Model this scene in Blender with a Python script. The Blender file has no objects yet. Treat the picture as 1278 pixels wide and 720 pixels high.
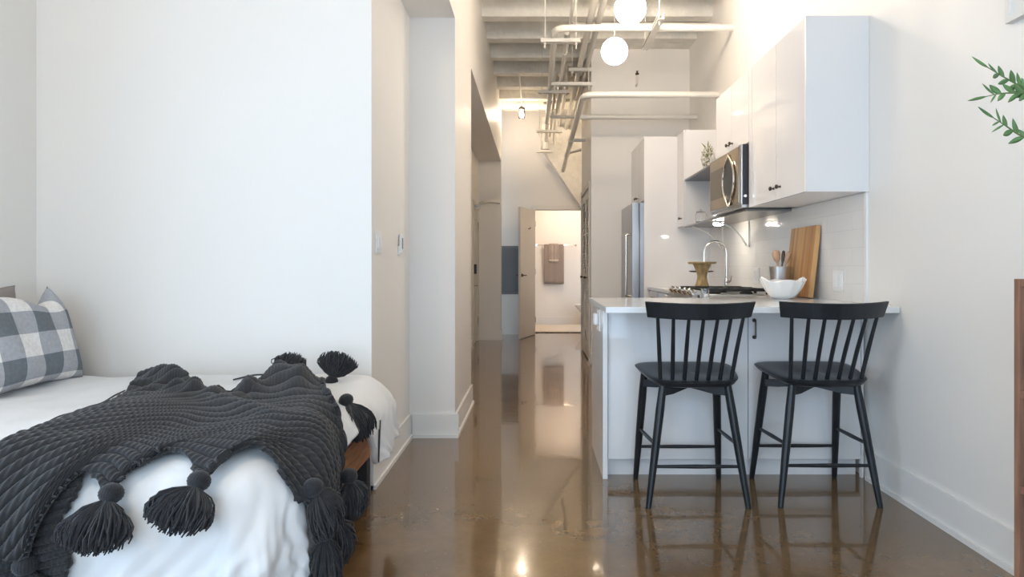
import bpy, bmesh, math, random
import numpy as np
from mathutils import Vector, Matrix
random.seed(7)
sc = bpy.context.scene
col = sc.collection
PI = math.pi

# ------------------------------------------------------------------ materials
def mat(name, color, rough=.5, metal=0., bump=None, var=None, spec=.5, coat=0., emit=None, trans=0., ior=1.45, sheen=0., sss=0.):
    m = bpy.data.materials.new(name); m.use_nodes = True
    nt = m.node_tree; b = nt.nodes['Principled BSDF']
    c = (*color, 1)
    b.inputs['Base Color'].default_value = c
    b.inputs['Roughness'].default_value = rough
    b.inputs['Metallic'].default_value = metal
    b.inputs['Specular IOR Level'].default_value = spec
    b.inputs['Coat Weight'].default_value = coat
    b.inputs['Coat Roughness'].default_value = .05
    b.inputs['Transmission Weight'].default_value = trans
    b.inputs['IOR'].default_value = ior
    b.inputs['Sheen Weight'].default_value = sheen
    if emit:
        b.inputs['Emission Color'].default_value = (*emit[0], 1)
        b.inputs['Emission Strength'].default_value = emit[1]
    tc = nt.nodes.new('ShaderNodeTexCoord')
    if var:   # (scale, amount, stretch)
        sc_, am = var[0], var[1]; st = var[2] if len(var) > 2 else (1, 1, 1)
        mp = nt.nodes.new('ShaderNodeMapping'); mp.inputs['Scale'].default_value = st
        nz = nt.nodes.new('ShaderNodeTexNoise'); nz.inputs['Scale'].default_value = sc_; nz.inputs['Detail'].default_value = 6
        nt.links.new(tc.outputs['Object'], mp.inputs[0]); nt.links.new(mp.outputs[0], nz.inputs['Vector'])
        mr = nt.nodes.new('ShaderNodeValToRGB')
        lo = tuple(max(0, x*(1-am)) for x in color); hi = tuple(min(1, x*(1+am)) for x in color)
        mr.color_ramp.elements[0].position = .3; mr.color_ramp.elements[1].position = .7
        mr.color_ramp.elements[0].color = (*lo, 1); mr.color_ramp.elements[1].color = (*hi, 1)
        nt.links.new(nz.outputs['Fac'], mr.inputs[0]); nt.links.new(mr.outputs[0], b.inputs['Base Color'])
    if bump:  # (scale, strength, distance)
        nz = nt.nodes.new('ShaderNodeTexNoise'); nz.inputs['Scale'].default_value = bump[0]; nz.inputs['Detail'].default_value = 5
        bp = nt.nodes.new('ShaderNodeBump'); bp.inputs['Strength'].default_value = bump[1]; bp.inputs['Distance'].default_value = bump[2]
        nt.links.new(tc.outputs['Object'], nz.inputs['Vector']); nt.links.new(nz.outputs['Fac'], bp.inputs['Height'])
        nt.links.new(bp.outputs[0], b.inputs['Normal'])
    return m

M = {}
M['wall'] = mat('wall_paint', (.855, .825, .785), .42, bump=(60, .04, .002), spec=.35)
M['trim'] = mat('trim_paint', (.84, .82, .79), .35)
M['ceil'] = mat('painted_concrete', (.86, .83, .76), .7, var=(5, .10), bump=(14, .8, .02))
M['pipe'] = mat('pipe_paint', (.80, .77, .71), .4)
M['darkpipe'] = mat('pipe_paint_dark', (.62, .58, .51), .5)  # darker tone of the pipe paint, also on cords and lantern wire
M['gloss'] = mat('gloss_lacquer', (.82, .80, .79), .05, spec=.5)
M['carc'] = mat('cabinet_white', (.80, .79, .79), .3)
M['quartz'] = mat('quartz', (.80, .80, .80), .10)
M['steel'] = mat('brushed_steel', (.55, .55, .55), .28, metal=1., var=(30, .08, (1, 1, .05)))
M['fsteel'] = mat('fridge_steel', (.42, .43, .45), .33, metal=1., var=(20, .08, (8, 8, .1)))
M['shelfm'] = mat('shelf_steel', (.26, .25, .24), .30, metal=1.)
M['chrome'] = mat('chrome', (.75, .73, .70), .12, metal=1.)
M['bronze'] = mat('dark_bronze', (.10, .08, .065), .35, metal=.8)
M['black'] = mat('stool_black', (.014, .017, .021), .33, var=(40, .3, (1, 1, .1)))
M['iron'] = mat('cast_iron', (.02, .02, .02), .45)
M['dark'] = mat('dark_plastic', (.03, .033, .038), .3)
M['glassdark'] = mat('oven_glass', (.36, .28, .19), .08, metal=.85)  # bronze tint puts the warm kitchen's reflection into the glass colour
M['glass'] = mat('clear_glass', (1, 1, 1), .02, trans=1.)
M['duvet'] = mat('white_cotton', (.76, .75, .745), .8, bump=(14, .25, .01), sheen=.2)
M['knit'] = mat('charcoal_yarn', (.021, .021, .023), .9, var=(60, .25), bump=(300, .5, .001), sheen=.15)
M['yarn'] = mat('tassel_yarn', (.018, .018, .021), .9, var=(40, .4), sheen=.2)
M['walnut'] = mat('walnut', (.21, .098, .055), .45, var=(6, .35, (1, 12, 12)))
M['bedwood'] = mat('bed_wood', (.52, .22, .09), .4, var=(7, .3, (12, 1, 12)))
M['case'] = mat('bookcase_walnut', (.26, .135, .085), .5, var=(5, .30, (10, 10, 1)))
M['tanwood'] = mat('tan_wood', (.42, .29, .13), .5, var=(14, .3, (3, 3, 1)))
M['spoon'] = mat('spoon_wood', (.55, .34, .22), .6, var=(20, .15))
M['towel'] = mat('taupe_towel', (.30, .245, .215), .95, bump=(150, .8, .004), sheen=.3)
M['towel2'] = mat('taupe_handtowel', (.36, .30, .265), .95, bump=(150, .8, .004), sheen=.3)
M['rug'] = mat('cream_rug', (.72, .66, .58), .95, bump=(120, .8, .004))
M['fringe'] = mat('dark_fringe', (.10, .09, .08), .9)
M['panel'] = mat('grey_panel', (.155, .165, .175), .4, var=(3, .06))
M['panel2'] = mat('grey_panel_frame', (.20, .205, .21), .4)
M['door'] = mat('door_paint', (.80, .77, .73), .35)
M['edoor'] = mat('entry_door_paint', (.70, .66, .60), .35)
M['louver'] = mat('louver_paint', (.70, .67, .62), .4)
M['plastic'] = mat('white_plastic', (.85, .85, .84), .3)
M['porcelain'] = mat('porcelain', (.86, .85, .83), .08)
M['leaf'] = mat('leaf', (.12, .235, .075), .45, var=(12, .35))
M['leafdry'] = mat('leaf_dry', (.25, .26, .13), .6)
M['stem'] = mat('stem', (.12, .17, .06), .5)
M['pot'] = mat('pot', (.75, .73, .70), .4)
M['greypillow'] = mat('grey_pillow', (.30, .27, .255), .9, bump=(90, .4, .003))
M['globe'] = mat('opal_globe', (.9, .9, .9), .2, emit=((1., .85, .69), 23.))
M['bulb'] = mat('bulb', (.9, .9, .9), .2, emit=((1., .80, .60), 230.))
M['puck'] = mat('puck_light', (.9, .9, .9), .2, emit=((1., .90, .74), 60.))
M['bathfill'] = mat('bath_fill', (.9, .9, .9), .2, emit=((1., .72, .47), 33.))
M['black_metal'] = mat('black_metal', (.02, .02, .022), .4)
M['canvas'] = mat('canvas_white', (.80, .77, .73), .7)

def thin_glass():
    m = bpy.data.materials.new('thin_glass'); m.use_nodes = True; nt = m.node_tree
    nt.nodes.remove(nt.nodes['Principled BSDF']); o = nt.nodes['Material Output']
    t = nt.nodes.new('ShaderNodeBsdfTransparent'); g = nt.nodes.new('ShaderNodeBsdfGlossy'); g.inputs['Roughness'].default_value = .03
    f = nt.nodes.new('ShaderNodeFresnel'); f.inputs[0].default_value = 1.45; x = nt.nodes.new('ShaderNodeMixShader')
    t.inputs[0].default_value = (.97, .97, .96, 1)
    nt.links.new(f.outputs[0], x.inputs[0]); nt.links.new(t.outputs[0], x.inputs[1]); nt.links.new(g.outputs[0], x.inputs[2]); nt.links.new(x.outputs[0], o.inputs[0])
    return m
M['lampglass'] = thin_glass()

def floor_mat():
    m = bpy.data.materials.new('stained_concrete'); m.use_nodes = True
    nt = m.node_tree; b = nt.nodes['Principled BSDF']; N = nt.nodes.new; L = nt.links.new
    tc = N('ShaderNodeTexCoord')
    n1 = N('ShaderNodeTexNoise'); n1.inputs['Scale'].default_value = 1.3; n1.inputs['Detail'].default_value = 8; n1.inputs['Roughness'].default_value = .65
    n2 = N('ShaderNodeTexNoise'); n2.inputs['Scale'].default_value = 9; n2.inputs['Detail'].default_value = 8; n2.inputs['Roughness'].default_value = .7
    L(tc.outputs['Object'], n1.inputs['Vector']); L(tc.outputs['Object'], n2.inputs['Vector'])
    r1 = N('ShaderNodeValToRGB'); e = r1.color_ramp.elements
    e[0].position = .25; e[0].color = (.120, .066, .024, 1); e[1].position = .75; e[1].color = (.230, .142, .064, 1)
    r2 = N('ShaderNodeValToRGB'); e = r2.color_ramp.elements
    e[0].position = .30; e[0].color = (.78, .76, .74, 1); e[1].position = .66; e[1].color = (1.18, 1.15, 1.12, 1)
    mx = N('ShaderNodeMix'); mx.data_type = 'RGBA'; mx.blend_type = 'MULTIPLY'; mx.inputs[0].default_value = .7
    L(n1.outputs['Fac'], r1.inputs[0]); L(n2.outputs['Fac'], r2.inputs[0])
    L(r1.outputs[0], mx.inputs[6]); L(r2.outputs[0], mx.inputs[7]); 
    n3 = N('ShaderNodeTexNoise'); n3.inputs['Scale'].default_value = 60; n3.inputs['Detail'].default_value = 3
    L(tc.outputs['Object'], n3.inputs['Vector'])
    r3 = N('ShaderNodeValToRGB'); e = r3.color_ramp.elements
    e[0].position = .66; e[0].color = (0, 0, 0, 1); e[1].position = .74; e[1].color = (1, 1, 1, 1)
    L(n3.outputs['Fac'], r3.inputs[0])
    mx2 = N('ShaderNodeMix'); mx2.data_type = 'RGBA'; mx2.inputs[7].default_value = (.33, .27, .2, 1)
    ml = N('ShaderNodeMath'); ml.operation = 'MULTIPLY'; ml.inputs[1].default_value = .5
    L(r3.outputs[0], ml.inputs[0]); L(ml.outputs[0], mx2.inputs[0]); L(mx.outputs[2], mx2.inputs[6])
    L(mx2.outputs[2], b.inputs['Base Color'])
    rr = N('ShaderNodeMapRange'); rr.inputs[3].default_value = .07; rr.inputs[4].default_value = .20
    L(n2.outputs['Fac'], rr.inputs[0]); L(rr.outputs[0], b.inputs['Roughness'])
    b.inputs['IOR'].default_value = 1.55
    b.inputs['Coat Weight'].default_value = .6; b.inputs['Coat Roughness'].default_value = .035; b.inputs['Coat IOR'].default_value = 1.6
    n4 = N('ShaderNodeTexNoise'); n4.inputs['Scale'].default_value = 3.5; n4.inputs['Detail'].default_value = 4
    L(tc.outputs['Object'], n4.inputs['Vector'])
    bp = N('ShaderNodeBump'); bp.inputs['Strength'].default_value = .10; bp.inputs['Distance'].default_value = .01
    L(n4.outputs['Fac'], bp.inputs['Height']); L(bp.outputs[0], b.inputs['Normal']); L(bp.outputs[0], b.inputs['Coat Normal'])
    return m
M['floor'] = floor_mat()

def tile_mat():
    m = bpy.data.materials.new('backsplash_tile'); m.use_nodes = True
    nt = m.node_tree; b = nt.nodes['Principled BSDF']; N = nt.nodes.new; L = nt.links.new
    tc = N('ShaderNodeTexCoord'); sp = N('ShaderNodeSeparateXYZ'); cb = N('ShaderNodeCombineXYZ')
    L(tc.outputs['Object'], sp.inputs[0]); L(sp.outputs[1], cb.inputs[0]); L(sp.outputs[2], cb.inputs[1])
    br = N('ShaderNodeTexBrick'); br.offset = .5; br.inputs['Scale'].default_value = 1
    br.inputs['Brick Width'].default_value = .30; br.inputs['Row Height'].default_value = .10; br.inputs['Mortar Size'].default_value = .0012
    br.inputs['Color1'].default_value = (.83, .81, .78, 1); br.inputs['Color2'].default_value = (.81, .79, .76, 1); br.inputs['Mortar'].default_value = (.72, .70, .67, 1)
    L(cb.outputs[0], br.inputs['Vector']); L(br.outputs['Color'], b.inputs['Base Color'])
    bp = N('ShaderNodeBump'); bp.inputs['Strength'].default_value = .5; bp.inputs['Distance'].default_value = .002; bp.invert = True
    nz = N('ShaderNodeTexNoise'); nz.inputs['Scale'].default_value = 5; L(tc.outputs['Object'], nz.inputs['Vector'])
    b2 = N('ShaderNodeBump'); b2.inputs['Strength'].default_value = .3; b2.inputs['Distance'].default_value = .008
    L(nz.outputs['Fac'], b2.inputs['Height']); L(br.outputs['Fac'], bp.inputs['Height']); L(b2.outputs[0], bp.inputs['Normal'])
    L(bp.outputs[0], b.inputs['Normal']); b.inputs['Roughness'].default_value = .09
    return m
M['tile'] = tile_mat()

def board_mat():
    m = bpy.data.materials.new('butcher_block'); m.use_nodes = True
    nt = m.node_tree; b = nt.nodes['Principled BSDF']; N = nt.nodes.new; L = nt.links.new
    tc = N('ShaderNodeTexCoord'); sp = N('ShaderNodeSeparateXYZ'); cb = N('ShaderNodeCombineXYZ')
    L(tc.outputs['Object'], sp.inputs[0]); L(sp.outputs[2], cb.inputs[0]); L(sp.outputs[1], cb.inputs[1])
    br = N('ShaderNodeTexBrick'); br.offset = .4; br.inputs['Brick Width'].default_value = 3.0; br.inputs['Row Height'].default_value = .030
    br.inputs['Scale'].default_value = 1; br.inputs['Mortar Size'].default_value = .0006; br.inputs['Bias'].default_value = 0
    br.inputs['Color1'].default_value = (.66, .38, .16, 1); br.inputs['Color2'].default_value = (.42, .20, .075, 1); br.inputs['Mortar'].default_value = (.2, .1, .04, 1)
    L(cb.outputs[0], br.inputs['Vector'])
    mp = N('ShaderNodeMapping'); mp.inputs['Scale'].default_value = (30, 60, 3); nz = N('ShaderNodeTexNoise'); nz.inputs['Scale'].default_value = 1; nz.inputs['Detail'].default_value = 4
    L(tc.outputs['Object'], mp.inputs[0]); L(mp.outputs[0], nz.inputs['Vector'])
    mr = N('ShaderNodeValToRGB'); mr.color_ramp.elements[0].color = (.72, .68, .6, 1); mr.color_ramp.elements[1].color = (1.2, 1.2, 1.15, 1)
    mx = N('ShaderNodeMix'); mx.data_type = 'RGBA'; mx.blend_type = 'MULTIPLY'; mx.inputs[0].default_value = 1
    L(nz.outputs['Fac'], mr.inputs[0]); L(br.outputs['Color'], mx.inputs[6]); L(mr.outputs[0], mx.inputs[7]); L(mx.outputs[2], b.inputs['Base Color'])
    b.inputs['Roughness'].default_value = .45
    return m
M['board'] = board_mat()

def plaid_mat():
    m = bpy.data.materials.new('buffalo_check'); m.use_nodes = True
    nt = m.node_tree; b = nt.nodes['Principled BSDF']; N = nt.nodes.new; L = nt.links.new
    uv = N('ShaderNodeUVMap'); sp = N('ShaderNodeSeparateXYZ'); L(uv.outputs[0], sp.inputs[0])
    def stripe(sock, off):
        a = N('ShaderNodeMath'); a.operation = 'MULTIPLY_ADD'; a.inputs[1].default_value = 2.6; a.inputs[2].default_value = off
        f = N('ShaderNodeMath'); f.operation = 'FRACT'; g = N('ShaderNodeMath'); g.operation = 'GREATER_THAN'; g.inputs[1].default_value = .5
        L(sock, a.inputs[0]); L(a.outputs[0], f.inputs[0]); L(f.outputs[0], g.inputs[0]); return g.outputs[0]
    sx = stripe(sp.outputs[0], .15); sy = stripe(sp.outputs[1], .35)
    ad = N('ShaderNodeMath'); ad.operation = 'ADD'; L(sx, ad.inputs[0]); L(sy, ad.inputs[1])
    hf = N('ShaderNodeMath'); hf.operation = 'MULTIPLY'; hf.inputs[1].default_value = .5; L(ad.outputs[0], hf.inputs[0])
    r = N('ShaderNodeValToRGB'); r.color_ramp.interpolation = 'CONSTANT'; e = r.color_ramp.elements
    e[0].position = 0; e[0].color = (.80, .78, .76, 1); e[1].position = .75; e[1].color = (.16, .18, .20, 1)
    k = e.new(.25); k.color = (.40, .41, .44, 1)
    L(hf.outputs[0], r.inputs[0]); 
    nz = N('ShaderNodeTexNoise'); nz.inputs['Scale'].default_value = 70; nz.inputs['Detail'].default_value = 5
    mr = N('ShaderNodeMapRange'); mr.inputs[3].default_value = .75; mr.inputs[4].default_value = 1.25; L(nz.outputs['Fac'], mr.inputs[0])
    tc = N('ShaderNodeTexCoord'); L(tc.outputs['Object'], nz.inputs['Vector'])
    mx = N('ShaderNodeMix'); mx.data_type = 'RGBA'; mx.blend_type = 'MULTIPLY'; mx.inputs[0].default_value = 1
    L(r.outputs[0], mx.inputs[6]); L(mr.outputs[0], mx.inputs[7]); L(mx.outputs[2], b.inputs['Base Color'])
    b.inputs['Roughness'].default_value = .9
    bp = N('ShaderNodeBump'); bp.inputs['Strength'].default_value = .3; bp.inputs['Distance'].default_value = .002
    L(nz.outputs['Fac'], bp.inputs['Height']); L(bp.outputs[0], b.inputs['Normal'])
    return m
M['plaid'] = plaid_mat()

# ------------------------------------------------------------------ mesh builder
class MB:
    def __init__(s): s.v = []; s.f = []; s.uv = None
    def add(s, vs, fs):
        o = len(s.v); s.v += [tuple(p) for p in vs]; s.f += [tuple(i+o for i in f) for f in fs]; return s
    def box(s, x0, x1, y0, y1, z0, z1, bev=0., mtx=None):
        if bev <= 0:
            vs = [(x, y, z) for x in (x0, x1) for y in (y0, y1) for z in (z0, z1)]
            fs = [(0, 1, 3, 2), (4, 6, 7, 5), (0, 4, 5, 1), (2, 3, 7, 6), (0, 2, 6, 4), (1, 5, 7, 3)]
        else:
            bm = bmesh.new(); bmesh.ops.create_cube(bm, size=1)
            for v in bm.verts:
                v.co = ((x0+x1)/2+v.co.x*(x1-x0), (y0+y1)/2+v.co.y*(y1-y0), (z0+z1)/2+v.co.z*(z1-z0))
            bmesh.ops.bevel(bm, geom=bm.edges[:], offset=bev, segments=2, profile=.6, affect='EDGES')
            bm.verts.index_update()
            vs = [tuple(v.co) for v in bm.verts]; fs = [tuple(v.index for v in f.verts) for f in bm.faces]; bm.free()
        if mtx: vs = [tuple(mtx @ Vector(p)) for p in vs]
        return s.add(vs, fs)
    def tube(s, pts, r, n=10, cap=True):
        pts = [Vector(p) for p in pts]; rs = r if isinstance(r, (list, tuple)) else [r]*len(pts)
        T = []
        for i in range(len(pts)):
            a = pts[max(i-1, 0)]; b = pts[min(i+1, len(pts)-1)]; T.append((b-a).normalized())
        up = Vector((0, 0, 1)) if abs(T[0].z) < .9 else Vector((1, 0, 0))
        u = T[0].cross(up).normalized(); vs = []
        for i, p in enumerate(pts):
            u = (u - T[i]*u.dot(T[i])).normalized(); w = T[i].cross(u)
            for k in range(n):
                a = 2*PI*k/n; vs.append(p+(u*math.cos(a)+w*math.sin(a))*rs[i])
        fs = []
        for i in range(len(pts)-1):
            for k in range(n):
                k2 = (k+1) % n; fs.append((i*n+k, i*n+k2, (i+1)*n+k2, (i+1)*n+k))
        if cap: fs.append(tuple(range(n))[::-1]); fs.append(tuple((len(pts)-1)*n+k for k in range(n)))
        return s.add(vs, fs)
    def lathe(s, prof, c=(0, 0, 0), n=32, mtx=None, sx=1):
        vs = []; fs = []
        for (r, z) in prof:
            for k in range(n):
                a = 2*PI*k/n; p = Vector((r*math.cos(a)*sx, r*math.sin(a), z))
                if mtx: p = mtx @ p
                vs.append(p+Vector(c))
        for i in range(len(prof)-1):
            for k in range(n):
                k2 = (k+1) % n; fs.append((i*n+k, i*n+k2, (i+1)*n+k2, (i+1)*n+k))
        if prof[0][0] > 1e-6: fs.append(tuple(range(n))[::-1])
        if prof[-1][0] > 1e-6: fs.append(tuple((len(prof)-1)*n+k for k in range(n)))
        return s.add(vs, fs)
    def ball(s, c, r, n=16, sz=(1, 1, 1)):
        prof = [(r*math.sin(PI*i/n), -r*math.cos(PI*i/n)) for i in range(n+1)]
        return s.lathe(prof, c, n*2, Matrix.Diagonal((*sz, 1)))
    def prism(s, poly, y0, y1, axis='y'):
        n = len(poly); vs = []
        for yy in (y0, y1):
            for (a, b) in poly:
                vs.append((a, yy, b) if axis == 'y' else ((yy, a, b) if axis == 'x' else (a, b, yy)))
        fs = [tuple(range(n)), tuple(range(n, 2*n))[::-1]] + [(i, (i+1) % n+0, (i+1) % n+n, i+n) for i in range(n)]
        return s.add(vs, fs)
    def grid(s, P):   # P: array [nu][nv] of 3-vectors
        nu, nv = len(P), len(P[0]); vs = [p for row in P for p in row]
        fs = [(i*nv+j, (i+1)*nv+j, (i+1)*nv+j+1, i*nv+j+1) for i in range(nu-1) for j in range(nv-1)]
        return s.add(vs, fs)
    def xf(s, m): s.v = [tuple(m @ Vector(p)) for p in s.v]; return s

def roundpath(pts, r=.08, n=6):
    pts = [Vector(p) for p in pts]; out = [pts[0]]
    for i in range(1, len(pts)-1):
        a, b, c = pts[i-1], pts[i], pts[i+1]
        d1 = (a-b); d2 = (c-b); rr = min(r, d1.length*.45, d2.length*.45)
        p = b+d1.normalized()*rr; q = b+d2.normalized()*rr
        for k in range(n+1):
            t = k/n; out.append(p*(1-t)**2+b*2*t*(1-t)+q*t*t)
    out.append(pts[-1]); return out

def wloc(o):
    p = Vector((0, 0, 0))
    while o: p += o.location; o = o.parent
    return p

def obj(name, mb, m, parent=None, smooth=38, origin=None):
    """mesh authored in world coordinates; origin moved to its base"""
    vs = np.array(mb.v, dtype=float)
    if parent is not None: base = wloc(parent)
    if origin is None:
        lo = vs.min(0); hi = vs.max(0); o3 = Vector(((lo[0]+hi[0])/2, (lo[1]+hi[1])/2, lo[2]))
    else: o3 = Vector(origin)
    me = bpy.data.meshes.new(name); me.from_pydata([tuple(p) for p in (vs-np.array(o3))], [], mb.f)
    me.materials.append(M[m] if isinstance(m, str) else m)
    if mb.uv is not None:
        ul = me.uv_layers.new(name='UVMap')
        for lp in me.loops: ul.data[lp.index].uv = mb.uv[lp.vertex_index]
    bm = bmesh.new(); bm.from_mesh(me); bmesh.ops.recalc_face_normals(bm, faces=bm.faces[:]); bm.to_mesh(me); bm.free()
    me.shade_smooth()
    if smooth: me.set_sharp_from_angle(angle=math.radians(smooth))
    ob = bpy.data.objects.new(name, me); col.objects.link(ob)
    if smooth == 38:
        wn = ob.modifiers.new('normals', 'WEIGHTED_NORMAL'); wn.keep_sharp = True
    if parent is not None:
        ob.parent = parent; ob.location = o3-base
    else: ob.location = o3
    return ob

def thing(name, loc, label, cat, group=None, rotz=0):
    o = bpy.data.objects.new(name, None); col.objects.link(o); o.location = loc; o.rotation_euler[2] = rotz
    o.empty_display_size = .1
    o['label'] = label; o['category'] = cat
    if group: o['group'] = group
    return o
def tag(o, label, cat, group=None):
    o['label'] = label; o['category'] = cat
    if group: o['group'] = group
    return o
def lab(o, label): o['label'] = label; return o
def struct(name, mb, m, parent=None, smooth=38):
    o = obj(name, mb, m, parent, smooth)
    if parent is None: o['kind'] = 'structure'
    return o
def copy_tree(o, parent=None):
    c = o.copy(); col.objects.link(c); c.parent = parent
    for ch in list(o.children): copy_tree(ch, c)
    return c

# ------------------------------------------------------------------ room shell
ZC, ZB = 3.98, 3.62           # slab underside, beam underside
YW = -1.9                     # window wall
struct('floor', MB().box(-2.75, 2.0, YW-.15, 12.5, -.1, 0), 'floor')
struct('ceiling', MB().box(-2.75, 2.0, YW-.15, 10.75, ZC, ZC+.15), 'ceil')
struct('ceiling_bath', MB().box(-.7, 2.0, 10.62, 12.5, 2.55, 2.65), 'wall')
n = 1
for k in range(-15, 7):
    y = 6.22+.605*k
    if y < YW or y > 10.2: continue
    x0 = -2.53 if y < 3.0 else (-.53 if y < 9.7 else -1.25)
    x1 = 1.765 if y < 7.0 else (.64 if y < 8.6 else 1.25)
    # tapered joist rib
    struct('trim_joist_%d' % n, MB().prism([(y+.0, ZB), (y+.13, ZB), (y+.17, ZC), (y-.04, ZC)], x0, x1, 'x'), 'ceil'); n += 1
struct('trim_ceiling_edge', MB().box(.64, 1.765, 6.96, 7.15, ZB, ZC), 'ceil')

LY0, LY1, LZ0, LZ1 = -1.5, 1.5, .30, 2.75      # window in the left wall, beside the camera
struct('wall_left', MB().box(-2.75, -2.53, YW-.15, LY0, 0, ZC).box(-2.75, -2.53, LY1, 3.17, 0, ZC).box(-2.75, -2.53, LY0, LY1, 0, LZ0).box(-2.75, -2.53, LY0, LY1, LZ1, ZC), 'wall')
wl = MB()
for i in range(4):
    y = LY0+(LY1-LY0-.05)*i/3; wl.box(-2.70, -2.64, y, y+.05, LZ0, LZ1)
for z in (LZ0, (LZ0+LZ1)/2, LZ1-.05): wl.box(-2.70, -2.64, LY0, LY1, z, z+.05)
struct('window_2', wl, 'black_metal')
struct('wall_right', MB().box(1.765, 2.0, YW-.15, 7.15, 0, ZC), 'wall')
struct('wall_bedside', MB().box(-2.75, -.83, 3.17, 4.13, 0, ZC), 'wall')
struct('wall_pier', MB().box(-1.1, -.53, 4.13, 5.17, 0, 2.77), 'wall')
struct('wall_header', MB().box(-.83, -.53, 3.17, 4.13, 2.77, ZC).box(-1.1, -.53, 4.13, 9.82, 2.77, ZC), 'wall')
struct('wall_entry', MB().box(-1.1, -.88, 5.17, 8.80, 0, 2.77).box(-1.1, -.88, 9.66, 9.82, 0, 2.77).box(-1.1, -.88, 8.80, 9.66, 2.08, 2.77), 'wall')
struct('wall_return', MB().box(-.88, -.53, 9.70, 9.82, 0, 2.77), 'wall')
struct('wall_hall_side', MB().box(-1.4, -1.25, 9.82, 10.5, 0, ZC), 'wall')
struct('wall_end', MB().box(-1.4, -.013, 10.5, 10.62, 0, ZC).box(.79, 1.4, 10.5, 10.62, 0, ZC).box(-.013, .79, 10.5, 10.62, 2.10, ZC), 'wall')
struct('wall_kitchen_end', MB().box(.64, 2.0, 7.15, 7.38, 0, ZC).box(.70, 2.0, 7.38, 8.60, 0, ZC).box(.64, .70, 8.50, 8.60, 0, ZC).box(.64, .70, 7.38, 8.50, 2.07, ZC), 'wall')
struct('wall_hall_right', MB().box(1.25, 1.4, 8.60, 10.5, 0, ZC), 'wall')
struct('wall_bath_back', MB().box(-.7, 2.0, 12.3, 12.45, 0, 2.55), 'wall')
struct('wall_bath_left', MB().box(-.7, -.6, 10.62, 12.3, 0, 2.55), 'wall')
struct('wall_bath_right', MB().box(1.8, 2.0, 10.62, 12.3, 0, 2.55), 'wall')
# sloping bulkhead in front of the end wall, with a raised lip under it
struct('trim_bulkhead', MB().prism([(.10, 3.11), (.33, 2.75), (.78, 2.09), (1.24, 1.42), (1.24, 3.60), (.10, 3.60)], 10.30, 10.5), 'ceil')
# window wall behind the camera
WX0, WX1, WZ0, WZ1 = -1.6, 1.3, .10, 2.7
struct('wall_window', MB().box(-2.75, WX0, YW-.15, YW, 0, ZC).box(WX1, 2.0, YW-.15, YW, 0, ZC).box(WX0, WX1, YW-.15, YW, 0, WZ0).box(WX0, WX1, YW-.15, YW, WZ1, ZC), 'wall')
wf = MB()
for i in range(4):
    x = WX0+(WX1-WX0-.05)*i/3; wf.box(x, x+.05, YW-.11, YW-.05, WZ0, WZ1)
for z in (WZ0, (WZ0+WZ1)/2, WZ1-.05): wf.box(WX0, WX1, YW-.11, YW-.05, z, z+.05)
struct('window_1', wf, 'black_metal')

# baseboards
def base_x(name, x, y0, y1, s, h=.155):      # runs along y, face toward s
    mb = MB().box(min(x, x+s*.014), max(x, x+s*.014), y0, y1, 0, h).box(min(x, x+s*.026), max(x, x+s*.026), y0, y1, 0, .022)
    struct(name, mb, 'trim')
def base_y(name, y, x0, x1, h=.155):         # runs along x, faces -y
    mb = MB().box(x0, x1, y-.014, y, 0, h).box(x0, x1, y-.026, y, 0, .022)
    struct(name, mb, 'trim')
base_x('baseboard_right', 1.765, YW, 3.30, -1)
base_x('baseboard_left', -2.53, YW, 3.155, 1)
base_y('baseboard_bedside', 3.17, -2.5, -.83)
base_x('baseboard_alcove', -.83, 3.15, 4.115, 1)
base_y('baseboard_pier', 4.13, -.805, -.505)
base_x('baseboard_corridor', -.53, 4.13, 5.17, 1)
base_x('baseboard_entry', -.88, 5.17, 8.70, 1)
base_y('baseboard_return', 9.70, -.85, -.51)
base_x('baseboard_return_side', -.53, 9.70, 9.82, 1)
base_y('baseboard_end', 10.5, -1.2, -.09)
base_x('baseboard_kitchen_end', .64, 7.12, 7.31, -1)
base_y('baseboard_kitchen', 7.15, .665, .95)
base_y('baseboard_bath', 12.3, -.55, 1.75)

# door casing, bath doorway
struct('trim_bath_door', MB().box(-.075, -.013, 10.485, 10.5, 0, 2.10).box(.79, .85, 10.485, 10.5, 0, 2.10).box(-.075, .85, 10.485, 10.5, 2.10, 2.16)
       .box(-.013, .0, 10.5, 10.62, 0, 2.10).box(.775, .79, 10.5, 10.62, 0, 2.10).box(0, .775, 10.5, 10.62, 2.088, 2.0999), 'door')

# bathroom door, open toward the hall
hx, hy = -.015, 10.462
ang = math.atan2(9.73-hy, -.2495-hx)
R = Matrix.Translation((hx, hy, 0)) @ Matrix.Rotation(ang, 4, 'Z')
d = MB().box(0, .76, -.018, .018, .012, 2.07, .003).xf(R)
door2 = struct('door_2', d, 'door')
hb = MB()
for s in (1, -1):
    rot = Matrix.Rotation(PI/2, 4, 'X')
    hb.lathe([(.0, -.008), (.026, -.008), (.026, .008), (0, .008)], (.70, s*.026, 1.0), 16, rot)
    hb.tube([(.70, s*.02, 1.0), (.70, s*.06, 1.0), (.70, s*.062, 1.0)], .009, 8)
    hb.tube([(.705, s*.06, 1.0), (.60, s*.062, 1.0)], .009, 8)
lab(obj('door_handle', hb.xf(R), 'bronze', door2), 'dark bronze lever handle')
hg = MB()
for z in (.25, 1.05, 1.85): hg.tube([(0.0, .02, z-.045), (0.0, .02, z+.045)], .008, 8)
obj('hinge', hg.xf(R), 'chrome', door2)
obj('coat_hook', MB().tube([(.38, .019, 1.75), (.38, .05, 1.745), (.38, .055, 1.765)], .006, 8).ball((.38, .055, 1.765), .009, 6).xf(R), 'bronze', door2)

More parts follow.
